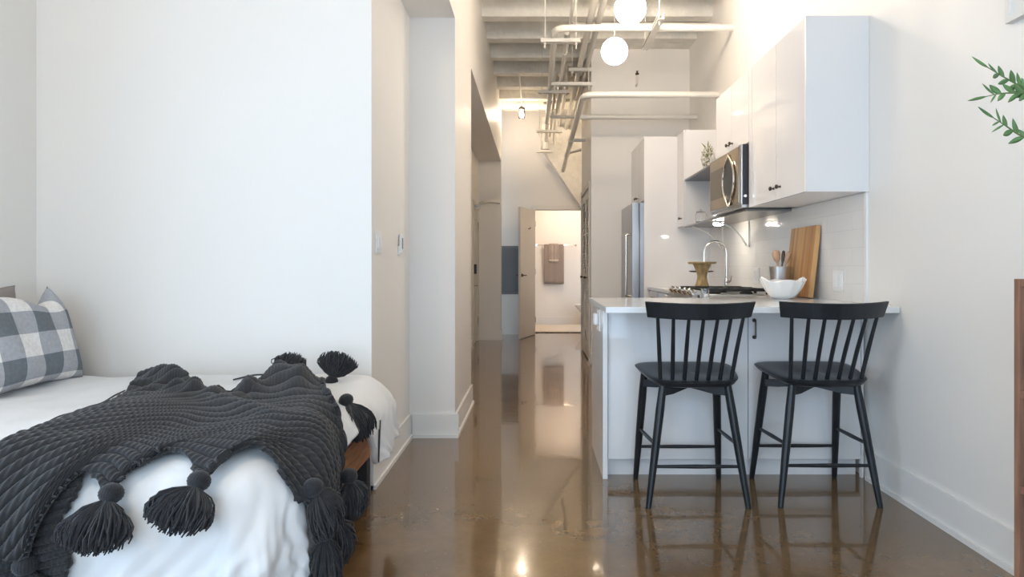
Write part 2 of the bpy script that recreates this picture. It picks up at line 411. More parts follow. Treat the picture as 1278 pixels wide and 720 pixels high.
# entry door in the recess
EX = -.88
d1 = MB().box(EX-.05, EX-.012, 8.86, 9.60, .01, 2.03, .003)
door1 = struct('door_1', d1, 'edoor')
obj('door_frame', MB().box(EX-.06, EX+.012, 8.80, 8.86, 0, 2.08).box(EX-.06, EX+.012, 9.60, 9.66, 0, 2.08).box(EX-.06, EX+.012, 8.86, 9.60, 2.03, 2.08), 'edoor', door1)
pm = MB()
for (z0, z1) in ((.25, .80), (1.0, 1.85)):
    pm.box(EX-.014, EX-.002, 8.98, 9.0, z0, z1).box(EX-.014, EX-.002, 9.46, 9.48, z0, z1).box(EX-.014, EX-.002, 9.0, 9.46, z0, z0+.02).box(EX-.014, EX-.002, 9.0, 9.46, z1-.02, z1)
obj('panel_moulding', pm, 'edoor', door1)
lab(obj('door_lock', MB().box(EX-.012, EX+.03, 9.03, 9.11, 1.03, 1.17, .01), 'dark', door1), 'black keypad deadbolt')
lab(obj('door_handle', MB().tube(roundpath([(EX-.012, 9.07, .86), (EX+.05, 9.07, .86), (EX+.05, 9.19, .86)], .02), .010, 8).lathe([(.028, -.004), (.028, .006)], (EX-.008, 9.07, .86), 16, Matrix.Rotation(PI/2, 4, 'Y')), 'chrome', door1), 'chrome lever handle')
obj('hinge', MB().tube([(EX+.004, 9.605, .25), (EX+.004, 9.605, .37)], .010, 8).tube([(EX+.004, 9.605, 1.7), (EX+.004, 9.605, 1.82)], .010, 8), 'chrome', door1)
lab(obj('door_closer', MB().box(EX-.012, EX+.05, 9.20, 9.45, 2.0, 2.055, .005).tube([(EX+.02, 9.38, 2.07), (EX+.16, 9.50, 2.11), (EX+.02, 9.62, 2.12)], .010, 8).tube([(EX+.05, 9.6, 2.14), (EX+.33, 9.68, 2.115)], .010, 8), 'steel', door1), 'steel door closer with folding arm')

# louvered bifold doors of the hall closet
LX = .64
d3 = MB()
Ys = [7.38, 7.94, 8.50]
for i in range(2):
    y0, y1 = Ys[i]+.004, Ys[i+1]-.004
    d3.box(LX-.002, LX+.03, y0, y0+.06, .02, 2.06).box(LX-.002, LX+.03, y1-.06, y1, .02, 2.06)
    for (z0, z1) in ((.02, .20), (.98, 1.08), (1.96, 2.06)): d3.box(LX-.002, LX+.03, y0+.06, y1-.06, z0, z1)
door3 = struct('door_3', d3, 'louver')
lv = MB()
for i in range(2):
    y0, y1 = Ys[i]+.06, Ys[i+1]-.06
    for (z0, z1) in ((.20, .98), (1.08, 1.96)):
        nn = int((z1-z0)/.034)
        for k in range(nn):
            z = z0+.017+k*(z1-z0)/nn
            lv.prism([(LX+.001, z-.012), (LX+.007, z-.014), (LX+.027, z+.014), (LX+.021, z+.016)], y0, y1, 'y')
obj('louver_slats', lv, 'louver', door3)
lab(obj('door_knob', MB().tube([(LX, 7.66, 1.0), (LX-.03, 7.66, 1.0)], .006, 8).ball((LX-.035, 7.66, 1.0), .016, 8).tube([(LX, 8.22, 1.0), (LX-.03, 8.22, 1.0)], .006, 8).ball((LX-.035, 8.22, 1.0), .016, 8), 'bronze', door3), 'small dark bronze knobs')
obj('hinge', MB().box(LX-.006, LX+.0, 7.925, 7.955, .25, .33).box(LX-.006, LX, 7.925, 7.955, 1.05, 1.13).box(LX-.006, LX, 7.925, 7.955, 1.75, 1.83), 'bronze', door3)
struct('trim_louver', MB().box(LX-.015, LX, 7.31, 7.38, 0, 2.14).box(LX-.015, LX, 8.50, 8.57, 0, 2.14).box(LX-.015, LX, 7.38, 8.50, 2.07, 2.14), 'louver')

# ------------------------------------------------------------------ wall fittings
ep = thing('electrical_panel', (-.36, 10.5, .68), 'flat grey electrical panel set in the wall behind the open bathroom door', 'electrical panel')
obj('panel_frame', MB().box(-.575, -.16, 10.478, 10.5, .675, 1.485, .004), 'panel2', ep)
obj('panel_door', MB().box(-.545, -.19, 10.466, 10.478, .71, 1.45, .004), 'panel', ep)
obj('latch', MB().box(-.215, -.197, 10.457, 10.466, 1.05, 1.12, .003), 'dark', ep)

sw = thing('light_switch', (-.83, 3.30, 1.20), 'white double light switch plate on the alcove wall near the bed corner', 'light switch')
obj('switch_plate', MB().box(-.83, -.822, 3.245, 3.36, 1.195, 1.315, .003), 'plastic', sw)
for y in (3.275, 3.33): obj('rocker', MB().box(-.822, -.816, y-.017, y+.017, 1.222, 1.288, .002), 'plastic', sw)
th = thing('wall_remote', (-.83, 3.80, 1.2), 'slim white fan remote in its cradle on the alcove wall', 'remote')
obj('cradle', MB().box(-.83, -.815, 3.775, 3.83, 1.195, 1.25, .004), 'plastic', th)
obj('remote_body', MB().box(-.824, -.808, 3.783, 3.822, 1.21, 1.325, .006), 'plastic', th)
obj('button', MB().box(-.808, -.806, 3.79, 3.815, 1.235, 1.30), 'panel2', th)

def outlet(loc, n, label):   # n = 'x' faces -x, at centre
    x, y, z = loc
    o = thing('wall_outlet', (x, y, z-.06), label, 'outlet')
    if n == '-x':
        obj('outlet_plate', MB().box(x-.007, x, y-.06, y+.06, z-.06, z+.06, .002), 'plastic', o)
        for dy in (-.026, .026):
            obj('socket', MB().box(x-.011, x-.007, y+dy-.017, y+dy+.017, z-.036, z+.036, .001), 'plastic', o)
    return o
outlet((1.757, 3.62, 1.045), '-x', 'white double outlet plate on the tiles right of the cutting board')
outlet((1.757, 4.95, 1.06), '-x', 'white outlet plate low on the tiles behind the range')
o = thing('wall_outlet', (.358, 3.52, .74), 'white outlet with a rounded plug on the end panel of the breakfast bar', 'outlet')
obj('outlet_plate', MB().box(.351, .358, 3.44, 3.56, .77, .89, .002), 'plastic', o)
obj('plug', MB().box(.325, .351, 3.47, 3.535, .80, .865, .01), 'plastic', o)

# framed blank board on right wall
cv = thing('wall_canvas', (1.765, 1.95, 2.02), 'blank off-white framed board high on the right wall above the plant', 'wall art')
obj('frame', MB().box(1.735, 1.765, 2.29, 2.31, 2.02, 2.75).box(1.735, 1.765, 1.60, 1.62, 2.02, 2.75).box(1.735, 1.765, 1.62, 2.29, 2.02, 2.045).box(1.735, 1.765, 1.62, 2.29, 2.725, 2.75), 'canvas', cv)
obj('canvas', MB().box(1.745, 1.762, 1.62, 2.29, 2.045, 2.725), 'canvas', cv)

# ------------------------------------------------------------------ kitchen
G = 'gloss'
# worktops
tag(obj('peninsula_worktop', MB().box(.341, 1.762, 3.02, 3.95, .90, .93, .003).box(1.13, 1.762, 3.95, 4.30, .90, .93, .003), 'quartz', None), 'white quartz worktop of the breakfast bar, overhanging behind the two stools', 'worktop')
pen = thing('peninsula_cabinet', (1.07, 3.62, 0), 'glossy white breakfast bar cabinet behind the two black stools', 'cabinet')
obj('body', MB().box(.386, 1.748, 3.352, 3.92, .10, .90), 'carc', pen)
obj('toe_kick', MB().box(.386, 1.735, 3.386, 3.90, 0, .10), 'carc', pen)
obj('end_panel', MB().box(.358, .384, 3.31, 3.945, 0, .90, .0015), G, pen)
def hpull(parent, x, y, z):  # vertical bow handle facing -y
    p = [(x, y, z-.045), (x, y-.028, z-.045), (x, y-.028, z+.045), (x, y, z+.045)]
    mb = MB().tube(roundpath(p, .012), .0045, 8)
    for dz in (-.045, .045): mb.ball((x, y-.012, z+dz), .009, 6).lathe([(.010, -.002), (.010, .002)], (x, y-.001, z+dz), 12, Matrix.Rotation(PI/2, 4, 'X'))
    return lab(obj('handle', mb, 'bronze', parent), 'dark bronze bow handle')
for i, (x0, x1, hx_) in enumerate(((.388, 1.133, 1.10), (1.137, 1.735, 1.166))):
    dd = obj('door', MB().box(x0, x1, 3.331, 3.351, .10, .892, .002), G, pen)
    if i == 1: hpull(dd, hx_, 3.331, .795)
obj('filler_strip', MB().box(1.738, 1.75, 3.331, 3.351, .0, .895), G, pen)
corner = thing('base_cabinet', (1.45, 4.12, 0), 'white corner base cabinet under the worktop between bar and range', 'cabinet', 'base cabinets on the right wall')
obj('body', MB().box(1.17, 1.76, 3.955, 4.298, .10, .895), 'carc', corner)
obj('toe_kick', MB().box(1.20, 1.76, 3.955, 4.298, 0, .10), 'carc', corner)
# sink run
bc = thing('base_cabinet', (1.45, 5.68, 0), 'white base cabinet with drawers under the sink between range and fridge', 'cabinet', 'base cabinets on the right wall')
obj('body', MB().box(1.17, 1.76, 5.072, 6.295, .10, .70).box(1.17, 1.19, 5.072, 6.295, .70, .895).box(1.17, 1.76, 5.072, 5.09, .70, .895).box(1.17, 1.76, 6.27, 6.295, .70, .895), 'carc', bc)
obj('toe_kick', MB().box(1.22, 1.76, 5.072, 6.295, 0, .10), 'carc', bc)
for (y0, y1) in ((5.076, 5.48), (5.486, 5.885), (5.89, 6.29)):
    for (z0, z1) in ((.11, .48), (.485, .74), (.745, .89)):
        dr = obj('drawer', MB().box(1.15, 1.17, y0, y1, z0, z1, .002), G, bc)
        ym = (y0+y1)/2; zm = z1-.06
        obj('handle', MB().tube(roundpath([(1.15, ym-.05, zm), (1.122, ym-.05, zm), (1.122, ym+.05, zm), (1.15, ym+.05, zm)], .012), .005, 8), 'bronze', dr)
tag(obj('sink_worktop', MB().box(1.13, 1.25, 5.07, 6.298, .90, .93).box(1.63, 1.762, 5.07, 6.298, .90, .93).box(1.25, 1.63, 5.07, 5.30, .90, .93).box(1.25, 1.63, 5.98, 6.298, .90, .93), 'quartz'), 'white quartz worktop around the sink between range and tall panel', 'worktop')
sk = MB().box(1.24, 1.26, 5.29, 5.99, .72, .90).box(1.62, 1.64, 5.29, 5.99, .72, .90).box(1.26, 1.62, 5.29, 5.31, .72, .90).box(1.26, 1.62, 5.97, 5.99, .72, .90).box(1.26, 1.62, 5.31, 5.97, .72, .735)
tag(obj('sink', sk, 'steel'), 'steel sink basin set into the worktop beyond the range', 'sink')
# faucet
fc = thing('faucet', (1.713, 5.60, .93), 'tall chrome gooseneck faucet arching over the sink', 'faucet')
pts = [(1.713, 5.60, .93), (1.713, 5.60, 1.25)]
for k in range(1, 13):
    a = PI*k/12; pts.append((1.713-.10+.10*math.cos(a), 5.60, 1.25+.105*math.sin(a)))
obj('spout', MB().tube(pts, .0115, 12), 'chrome', fc)
obj('spray_head', MB().tube([(1.513, 5.60, 1.25), (1.512, 5.60, 1.15)], [.014, .017], 12), 'chrome', fc)
obj('faucet_base', MB().lathe([(.027, .93), (.027, .945), (.020, .95), (.020, 1.02), (.014, 1.03)], (1.713, 5.60, 0), 20), 'chrome', fc)
obj('lever', MB().tube([(1.713, 5.585, .99), (1.735, 5.54, 1.0), (1.738, 5.52, 1.05)], [.012, .009, .006], 8), 'chrome', fc)

# range
rg = thing('range', (1.42, 4.69, 0), 'stainless slide-in gas range with black cast-iron grates', 'stove')
obj('body', MB().box(1.14, 1.755, 4.305, 5.065, .03, .905), 'fsteel', rg)
obj('cooktop', MB().box(1.115, 1.755, 4.305, 5.065, .905, .935, .004), 'steel', rg)
cp = MB().prism([(1.085, .85), (1.14, .85), (1.14, .962), (1.118, .962), (1.085, .925)], 4.305, 5.065, 'y')
obj('control_panel', cp, 'steel', rg)
for k in range(5):
    y = 4.40+k*.143
    obj('knob', MB().lathe([(.024, 0), (.022, .03), (.018, .034), (0, .034)], (1.10, y, .943), 16, Matrix.Rotation(-PI*.28, 4, 'Y')), 'chrome', rg)
obj('oven_door', MB().box(1.105, 1.14, 4.315, 5.055, .20, .83, .004), 'steel', rg)
obj('oven_window', MB().box(1.10, 1.106, 4.42, 4.95, .36, .68), 'dark', rg)
obj('oven_handle', MB().tube(roundpath([(1.105, 4.36, .77), (1.06, 4.36, .77), (1.06, 5.01, .77), (1.105, 5.01, .77)], .02), .010, 8), 'steel', rg)
obj('drawer_front', MB().box(1.108, 1.14, 4.315, 5.055, .05, .19, .003), 'steel', rg)
for g in range(3):
    y0 = 4.325+g*.243; y1 = y0+.235
    gm = MB()
    for (a, b) in ((y0, y0+.014), (y1-.014, y1)): gm.box(1.17, 1.625, a, b, .955, .972)
    for x in (1.17, 1.30, 1.40, 1.48, 1.611): gm.box(x, x+.014, y0, y1, .955, .972)
    gm.box(1.17, 1.625, (y0+y1)/2-.007, (y0+y1)/2+.007, .955, .975)
    for x in (1.172, 1.60):
        for y in (y0+.002, y1-.014): gm.box(x, x+.012, y, y+.012, .934, .957)
    obj('grate', gm, 'iron', rg)
for (x, y) in ((1.27, 4.44), (1.50, 4.44), (1.27, 4.93), (1.50, 4.93), (1.39, 4.685)):
    obj('burner', MB().lathe([(.045, .935), (.045, .944), (.03, .952), (0, .952)], (x, y, 0), 20), 'iron', rg)

# upper cabinets
def knob(parent, x, y, z):
    obj('knob', MB().lathe([(.008, 0), (.005, .006), (.005, .014), (.013, .020), (.013, .028), (.006, .032), (0, .032)], (x, y, z), 14, Matrix.Rotation(-PI/2, 4, 'Y')), 'bronze', parent)
uc = thing('wall_cabinet', (1.6, 3.74, 1.522), 'large glossy white wall cabinet nearest the window, over the cutting board', 'cabinet', 'upper kitchen cabinets')
obj('body', MB().box(1.450, 1.764, 3.319, 4.185, 1.524, 2.449), 'carc', uc)
obj('side_panel', MB().box(1.43, 1.764, 3.30, 3.318, 1.522, 2.451, .001), 'carc', uc)
for (y0, y1, ky) in ((3.320, 3.715, 3.668), (3.719, 4.125, 3.765)):
    dd = obj('door', MB().box(1.431, 1.449, y0, y1, 1.524, 2.449, .0015), G, uc); knob(dd, 1.431, ky-.02, 1.593)
obj('filler_strip', MB().box(1.431, 1.449, 4.129, 4.185, 1.524, 2.449), G, uc)
uc = thing('wall_cabinet', (1.6, 4.57, 1.96), 'short glossy white wall cabinet directly above the microwave', 'cabinet', 'upper kitchen cabinets')
obj('body', MB().box(1.450, 1.764, 4.19, 4.945, 1.96, 2.449), 'carc', uc)
for (y0, y1, ky) in ((4.19, 4.565, 4.53), (4.569, 4.945, 4.61)):
    dd = obj('door', MB().box(1.431, 1.449, y0, y1, 1.962, 2.449, .0015), G, uc); knob(dd, 1.431, ky, 2.02)
uc = thing('wall_cabinet', (1.6, 6.16, 1.522), 'narrow white wall cabinet between the steel shelves and the tall fridge panel', 'cabinet', 'upper kitchen cabinets')
obj('body', MB().box(1.450, 1.764, 6.03, 6.297, 1.524, 2.449), 'carc', uc)
dd = obj('door', MB().box(1.431, 1.449, 6.032, 6.295, 1.524, 2.449, .0015), G, uc); knob(dd, 1.431, 6.12, 1.60)
# fridge enclosure
fe = thing('fridge_enclosure', (1.43, 6.74, 0), 'tall glossy white panel and cabinet surrounding the steel fridge', 'cabinet')
obj('side_panel', MB().box(1.098, 1.764, 6.30, 6.325, 0, 2.44, .001), G, fe)
obj('body', MB().box(1.118, 1.764, 6.326, 7.148, 1.80, 2.438), 'carc', fe)
for (y0, y1, ky) in ((6.328, 6.735, 6.70), (6.739, 7.146, 6.775)):
    dd = obj('door', MB().box(1.099, 1.117, y0, y1, 1.802, 2.438, .0015), G, fe); knob(dd, 1.099, ky, 1.86)
fr = thing('fridge', (1.37, 6.74, 0), 'tall stainless steel fridge recessed in the white cabinet', 'fridge')
obj('body', MB().box(1.06, 1.74, 6.335, 7.135, .02, 1.78), 'fsteel', fr)
for (z0, z1, hz0, hz1) in ((.72, 1.78, .83, 1.46), (.04, .71, .45, .64)):
    dd = obj('door', MB().box(.985, 1.055, 6.335, 7.135, z0, z1, .008), 'fsteel', fr)
    if z0 > .5:
        hp = [(.985, 6.44, hz0), (.935, 6.44, hz0), (.935, 6.44, hz1), (.985, 6.44, hz1)]
    else: hp = [(.985, 6.44, .64), (.935, 6.44, .64), (.935, 7.03, .64), (.985, 7.03, .64)]
    obj('handle', MB().tube(roundpath(hp, .02), .012, 10), 'chrome', dd)

# microwave
mw = thing('microwave', (1.57, 4.57, 1.525), 'stainless over-the-range microwave with an oval mirrored window', 'microwave')
obj('body', MB().box(1.395, 1.755, 4.197, 4.94, 1.545, 1.95), 'dark', mw)
obj('door', MB().box(1.382, 1.394, 4.195, 4.94, 1.545, 1.95, .004), 'steel', mw)
# mirrored face panel
obj('control_panel', MB().box(1.378, 1.383, 4.24, 4.925, 1.56, 1.94), 'glassdark', mw)
obj('window_glass', MB().box(1.3765, 1.379, 4.60, 4.90, 1.64, 1.86), mat('window_mesh', (.16, .13, .09), .12, metal=.8), mw)
ov = []; cy, cz = 4.44, 1.735
def lens(h, w, n=14):
    L_ = []
    for k in range(n+1):
        t = -1+2*k/n; L_.append((cy+w*(1-abs(t)**2.0), cz+h*t))
    for k in range(n-1, 0, -1):
        t = -1+2*k/n; L_.append((cy-w*(1-abs(t)**2.0), cz+h*t))
    return L_
dw = obj('door_window', MB().prism(lens(.168, .118), 1.3705, 1.379, 'x'), 'dark', mw)
rim = [(1.370, y, z) for (y, z) in lens(.182, .130)]
rim.append(rim[0]); rim.append(rim[1])
lab(obj('window_rim', MB().tube(rim, .0085, 8), 'chrome', mw), 'chrome lens-shaped handle rim')
obj('bottom_vent', MB().box(1.392, 1.70, 4.21, 4.93, 1.527, 1.546), 'steel', mw)
obj('bolt', MB().tube([(1.405, 4.195, 1.60), (1.405, 4.175, 1.60)], .010, 10), 'chrome', mw)

# shelves
ls = thing('wall_shelf', (1.6, 5.15, 1.50), 'long thin steel shelf running under the microwave', 'shelf', 'steel kitchen shelves')
obj('shelf_board', MB().box(1.44, 1.757, 4.28, 6.028, 1.508, 1.523, .001), 'shelfm', ls)
for y in (5.13, 5.85):
    br = [(1.47, y, 1.505), (1.50, y, 1.495), (1.60, y, 1.46), (1.68, y, 1.39), (1.735, y, 1.30)]
    obj('bracket', MB().tube(roundpath(br, .05), .007, 8).box(1.745, 1.757, y-.012, y+.012, 1.29, 1.507), 'pipe', ls)
us = thing('wall_shelf', (1.6, 5.48, 1.96), 'short thin steel shelf above the long one, holding a wire lantern', 'shelf', 'steel kitchen shelves')
obj('shelf_board', MB().box(1.44, 1.757, 4.95, 6.028, 1.955, 1.970, .001), 'shelfm', us)
pk = thing('under_shelf_light', (1.53, 5.22, 1.47), 'glowing puck light under the steel shelf', 'light')
obj('housing', MB().lathe([(.045, 1.495), (.045, 1.508)], (1.53, 5.22, 0), 20), 'chrome', pk)
obj('lens', MB().lathe([(.0, 1.470), (.030, 1.472), (.040, 1.480), (.040, 1.4945), (0, 1.4945)], (1.53, 5.22, 0), 20), 'puck', pk)

# backsplash + edge trim
struct('wall_backsplash', MB().box(1.758, 1.7655, 3.335, 6.298, .93, 1.522), 'tile')
struct('trim_backsplash', MB().box(1.754, 1.7655, 3.315, 3.335, .93, 1.522), 'plastic')

# lantern with plant on upper shelf
lt = thing('wire_lantern', (1.50, 5.42, 1.97), 'small wire lantern holding trailing greenery on the upper steel shelf', 'lantern')
wm = MB(); c = Vector((1.50, 5.42, 1.972))
for k in range(8):
    a = 2*PI*k/8
    wm.tube([c+Vector((.035*math.cos(a), .035*math.sin(a), 0)), c+Vector((.062*math.cos(a), .062*math.sin(a), .09)), c+Vector((.035*math.cos(a), .035*math.sin(a), .18))], .0034, 5)
for (rr, z) in ((.035, 0.002), (.05, .045), (.062, .09), (.05, .135), (.035, .18)):
    wm.tube([c+Vector((rr*math.cos(2*PI*k/16), rr*math.sin(2*PI*k/16), z)) for k in range(17)], .0034, 5)
obj('wire_frame', wm, 'darkpipe', lt)
lf = MB()
for k in range(26):
    a = random.uniform(0, 2*PI); p = c+Vector((random.uniform(-.03, .03), random.uniform(-.03, .03), random.uniform(.02, .15)))
    q = p+Vector((math.cos(a)*.03, math.sin(a)*.03, random.uniform(-.01, .07)))
    lf.tube([p, (p+q)/2+Vector((0, 0, .008)), q], [.002, .008, .001], 5)
for (dx, dz) in ((-.04, .21), (-.06, .23), (.02, .22), (.0, .25)):
    lf.tube([c+Vector((0, 0, .14)), c+Vector((dx*.5, 0, dz-.03)), c+Vector((dx, 0, dz))], [.003, .007, .001], 5)
obj('greenery', lf, 'leafdry', lt)
jr = thing('glass_jar', (1.49, 5.62, 1.523), 'clear glass jar on the lower steel shelf beside the microwave', 'jar')
obj('jar_body', MB().lathe([(.0, 1.524), (.045, 1.524), (.048, 1.53), (.048, 1.60), (.040, 1.615), (.036, 1.615), (.044, 1.598), (.044, 1.534), (.0, 1.530)], (1.49, 5.62, 0), 24), 'glass', jr)
obj('lid', MB().lathe([(.0, 1.616), (.042, 1.616), (.042, 1.622), (.008, 1.628), (.010, 1.640), (0, 1.643)], (1.49, 5.62, 0), 24), 'glass', jr)

# cutting board leaning on the tiles
cbm = Matrix.Translation((1.706, 4.02, .93)) @ Matrix.Rotation(math.atan2(.050, .447), 4, 'Y')
obj_cb = tag(obj('cutting_board', MB().box(-.032, 0, -.19, .19, .002, .452, .008, cbm), 'board'), 'large butcher-block cutting board leaning on the tiled wall', 'cutting board')
# white fluted bowl
nb = 96; rings = 16; P = []
for i in range(rings+1):
    t = i/rings; row = []
    for k in range(nb+1):
        a = 2*PI*k/nb
        fl_ = 1+.035*math.sin(a*12)*t
        rx = (.048+.087*t**.8)*fl_; ry = (.040+.060*t**.7)*fl_
        tip = abs(math.cos(a))**5; mid = abs(math.sin(a))**3
        z = .934+(.082+.044*tip+.026*mid)*t**1.5
        row.append((1.505+rx*math.cos(a), 3.80+ry*math.sin(a), z))
    P.append(row)
P2 = [[(1.505+(x-1.505)*.94, 3.80+(y-3.80)*.93, z+.006) for (x, y, z) in row] for row in P]
b_ = MB().grid(P); b_.grid(P2[::-1]); b_.grid([P[-1], P2[-1]]); b_.lathe([(.0, .931), (.042, .931), (.044, .940), (0, .940)], (1.505, 3.80, 0), 32)
tag(obj('fluted_bowl', b_, 'porcelain', smooth=60), 'white petal-shaped fluted bowl on the bar worktop', 'bowl')
# utensil crock
ut = thing('utensil_crock', (1.60, 4.08, .93), 'shiny steel utensil crock behind the white bowl', 'crock')
obj('crock_body', MB().lathe([(0, .931), (.050, .931), (.052, .935), (.070, 1.122), (.072, 1.128), (.067, 1.128), (.065, 1.119), (.048, .94), (0, .94)], (1.60, 4.08, 0), 32), 'steel', ut)
def spoon(label, dx, dy, top, r, m='spoon'):
    b = Vector((1.60-dx*.3, 4.08-dy*.3, .955)); e_ = Vector((1.60+dx, 4.08+dy, top))
    d_ = (e_-b)
    mb = MB().tube([b, b+d_*.72], [.006, .006], 8)
    mb.tube([b+d_*.70, b+d_*.78, b+d_*.90, b+d_*.98, e_], [.006, r*.8, r, r*.75, .003], 10)
    tag(obj('cooking_spoon', mb, m), label, 'spoon')
spoon('broad pinkish wooden spoon on the left of the steel crock', -.035, -.01, 1.235, .026)
spoon('slim wooden spoon leaning right in the steel crock', .05, -.02, 1.225, .016)
spoon('dark-handled utensil leaning in the middle of the steel crock', .03, .02, 1.232, .012, 'bronze')
# wooden cake stand + glass dish
cs = thing('cake_stand', (1.39, 5.36, .93), 'wooden hourglass pedestal stand beyond the range', 'stand')
obj('pedestal', MB().lathe([(0, .931), (.075, .931), (.070, .945), (.050, .99), (.040, 1.03), (.038, 1.05), (.046, 1.08), (.062, 1.12), (.075, 1.150), (0, 1.150)], (1.375, 5.15, 0), 32), 'tanwood', cs)
obj('top_plate', MB().lathe([(0, 1.151), (.108, 1.151), (.115, 1.158), (.115, 1.168), (0, 1.170)], (1.375, 5.15, 0), 40), 'tanwood', cs)
gd = thing('glass_stand', (1.43, 5.38, .93), 'low clear glass stand behind the wooden pedestal', 'stand')
obj('plate', MB().lathe([(0, 1.080), (.09, 1.080), (.105, 1.088), (.105, 1.093), (.09, 1.086), (0, 1.086)], (1.43, 5.38, 0), 32), 'glass', gd)
obj('foot', MB().lathe([(0, .931), (.05, .931), (.045, .936), (.012, .95), (.012, 1.07), (.03, 1.080), (0, 1.080)], (1.43, 5.38, 0), 24), 'glass', gd)
for i, (x, y, lb) in enumerate(((1.445, 5.36, 'small clear glass tumbler left on the glass stand'), (1.49, 5.37, 'small clear glass tumbler right on the glass stand'))):
    tag(obj('small_glass', MB().lathe([(0, 1.087), (.018, 1.087), (.022, 1.15), (.019, 1.15), (.016, 1.092), (0, 1.092)], (x, y, 0), 16), 'glass'), lb, 'glass')
# small glass on the bar
tag(obj('small_glass', MB().lathe([(0, .931), (.024, .931), (.027, .99), (.024, .99), (.021, .937), (0, .937)], (1.055, 3.88, 0), 20), 'glass'), 'little square-cut glass at the back of the bar near the range knobs', 'glass')

# ------------------------------------------------------------------ stools
def make_stool():
    root = thing('bar_stool', (0, 0, 0), 'x', 'stool', 'black spindle-back stools at the bar')
    # seat
    rings = [0, .25, .5, .72, .86, .94, .985, 1.0]; na = 56; top = []; bot = []
    def outline(a):
        c_, s_ = math.cos(a), math.sin(a); e_ = .42
        x = math.copysign(abs(c_)**e_, c_); y = math.copysign(abs(s_)**e_, s_)
        return x, y
    def pt(a, q, zt):
        x, y = outline(a); x *= q; y *= q
        w = .215+.037*y; w -= .0 if y > 0 else -.0
        w = .196+(.262-.196)*((y+1)/2)**.8
        X = x*w; Y = -.015+y*.190-(.016*(1-x*x) if y < 0 else 0)*abs(y)
        zc = .592+(Y+.2)/.36*.037
        if zt:
            dish = -.016*math.exp(-((abs(X)-.085)/.07)**2-((Y+.03)/.10)**2)
            edge = -.006*max(0, (q-.9)/.1)**2
            return (X, Y, zc+dish+edge)
        return (X*(1-.06*(q > .9)), Y*(1-.03), zc-.034+(.010*max(0, (q-.86)/.14)**2))
    for q in rings: top.append([pt(2*PI*k/na, q, 1) for k in range(na+1)])
    for q in rings: bot.append([pt(2*PI*k/na, q, 0) for k in range(na+1)])
    mb = MB().grid(top); mb.grid(bot); mb.grid([top[-1], bot[-1]])
    obj('seat', mb, 'black', root, smooth=50)
    # legs
    BL = [((-.232, -.203), (-.150, -.135), .562), ((.234, -.203), (.157, -.135), .562), ((-.226, .204), (-.205, .06), .585), ((.214, .204), (.160, .06), .585)]
    LP = []
    for (b, t, zt) in BL:
        B = Vector((*b, 0)); T = Vector((*t, zt)); LP.append((B, T))
        obj('leg', MB().tube([B, B+(T-B)*.02, B+(T-B)*.45, B+(T-B)*.8, T], [.0125, .0135, .019, .0205, .018], 14), 'black', root)
    def on(i, z):
        B, T = LP[i]; return B+(T-B)*(z/T.z)
    for (i, j, z, r_) in ((0, 1, .188, .0085), (2, 3, .185, .0085), (0, 2, .285, .009), (1, 3, .285, .009)):
        a, b = on(i, z), on(j, z)
        obj('stretcher', MB().tube([a, a+(b-a)*.5, b], [r_*.85, r_*1.15, r_*.85], 10), 'black', root)
    # braces under seat
    for (i, j) in ((0, 3), (1, 2)):
        a = LP[i][1]+Vector((0, 0, -.02)); b = LP[j][1]+Vector((0, 0, -.022)); d_ = b-a; L_ = d_.length
        an = math.atan2(d_.y, d_.x)
        mt = Matrix.Translation(a) @ Matrix.Rotation(an, 4, 'Z')
        obj('seat_brace', MB().prism([(0, -.030), (L_*.15, -.028), (L_*.5, -.002), (L_*.85, -.022), (L_, -.024), (L_, .012), (0, .012)], -.011, .011, 'y').xf(mt), 'black', root)
    # backrest rail
    P = []
    nseg = 24; rows = []
    def rail(t, zz, th):
        x = .243*t; y = -.310+.085*t*t; tilt = (zz-.925)*.28
        nrm = Vector((-2*.085*t/.243*1, 1, 0)).normalized()
        p = Vector((x*(1+.03*(zz-.925)/.037), y-tilt, zz+.006*t*t))+nrm*th; return tuple(p)
    prof = [(.888, -.009), (.884, -.005), (.884, .005), (.888, .009), (.955, .009), (.959, .005), (.959, -.005), (.955, -.009), (.888, -.009)]
    rows = [[rail(-1+2*k/nseg, z, th) for (z, th) in prof] for k in range(nseg+1)]
    mb = MB().grid(rows); n0 = len(prof)-1
    mb.f.append(tuple(range(n0))); mb.f.append(tuple(nseg*(n0+1)+k for k in range(n0))[::-1])
    obj('backrest_rail', mb, 'black', root)
    for k in range(7):
        u = (k-3); xb = .056*u; xt = .0655*u; tt = xt/.243
        yb = -.170+.010*(u/3)**2; yt = -.310+.085*tt*tt+.010
        obj('spindle', MB().tube([(xb, yb, .595), (xb+(xt-xb)*.45, yb+(yt-yb)*.47, .595+.147), (xt, yt, .895)], [.0096, .0100, .0080], 10), 'black', root)
    return root
st = make_stool()
st2 = copy_tree(st)
st.location = (.758, 3.11, 0); st['label'] = 'left black spindle-back bar stool, nearer the corridor'
st2.location = (1.379, 3.125, 0); st2['label'] = 'right black spindle-back bar stool, nearer the wall'

# ------------------------------------------------------------------ lamps
gl = thing('globe_pendant', (.60, 3.95, 2.655), 'glowing white globe pendant hanging higher in view, nearest over the bar', 'pendant light', 'globe pendants over the kitchen')
obj('globe', MB().ball((.60, 3.95, 2.757), .100, 16), 'globe', gl)
obj('cord', MB().tube([(.60, 3.95, 2.88), (.60, 3.95, ZC)], .003, 6), 'darkpipe', gl)
obj('canopy', MB().lathe([(.06, ZC-.02), (.06, ZC)], (.60, 3.95, 0), 20), 'plastic', gl)
g2 = copy_tree(gl); g2.location = (.60, 4.73, 2.655); g2['label'] = 'glowing white globe pendant lower in view, farther into the kitchen'

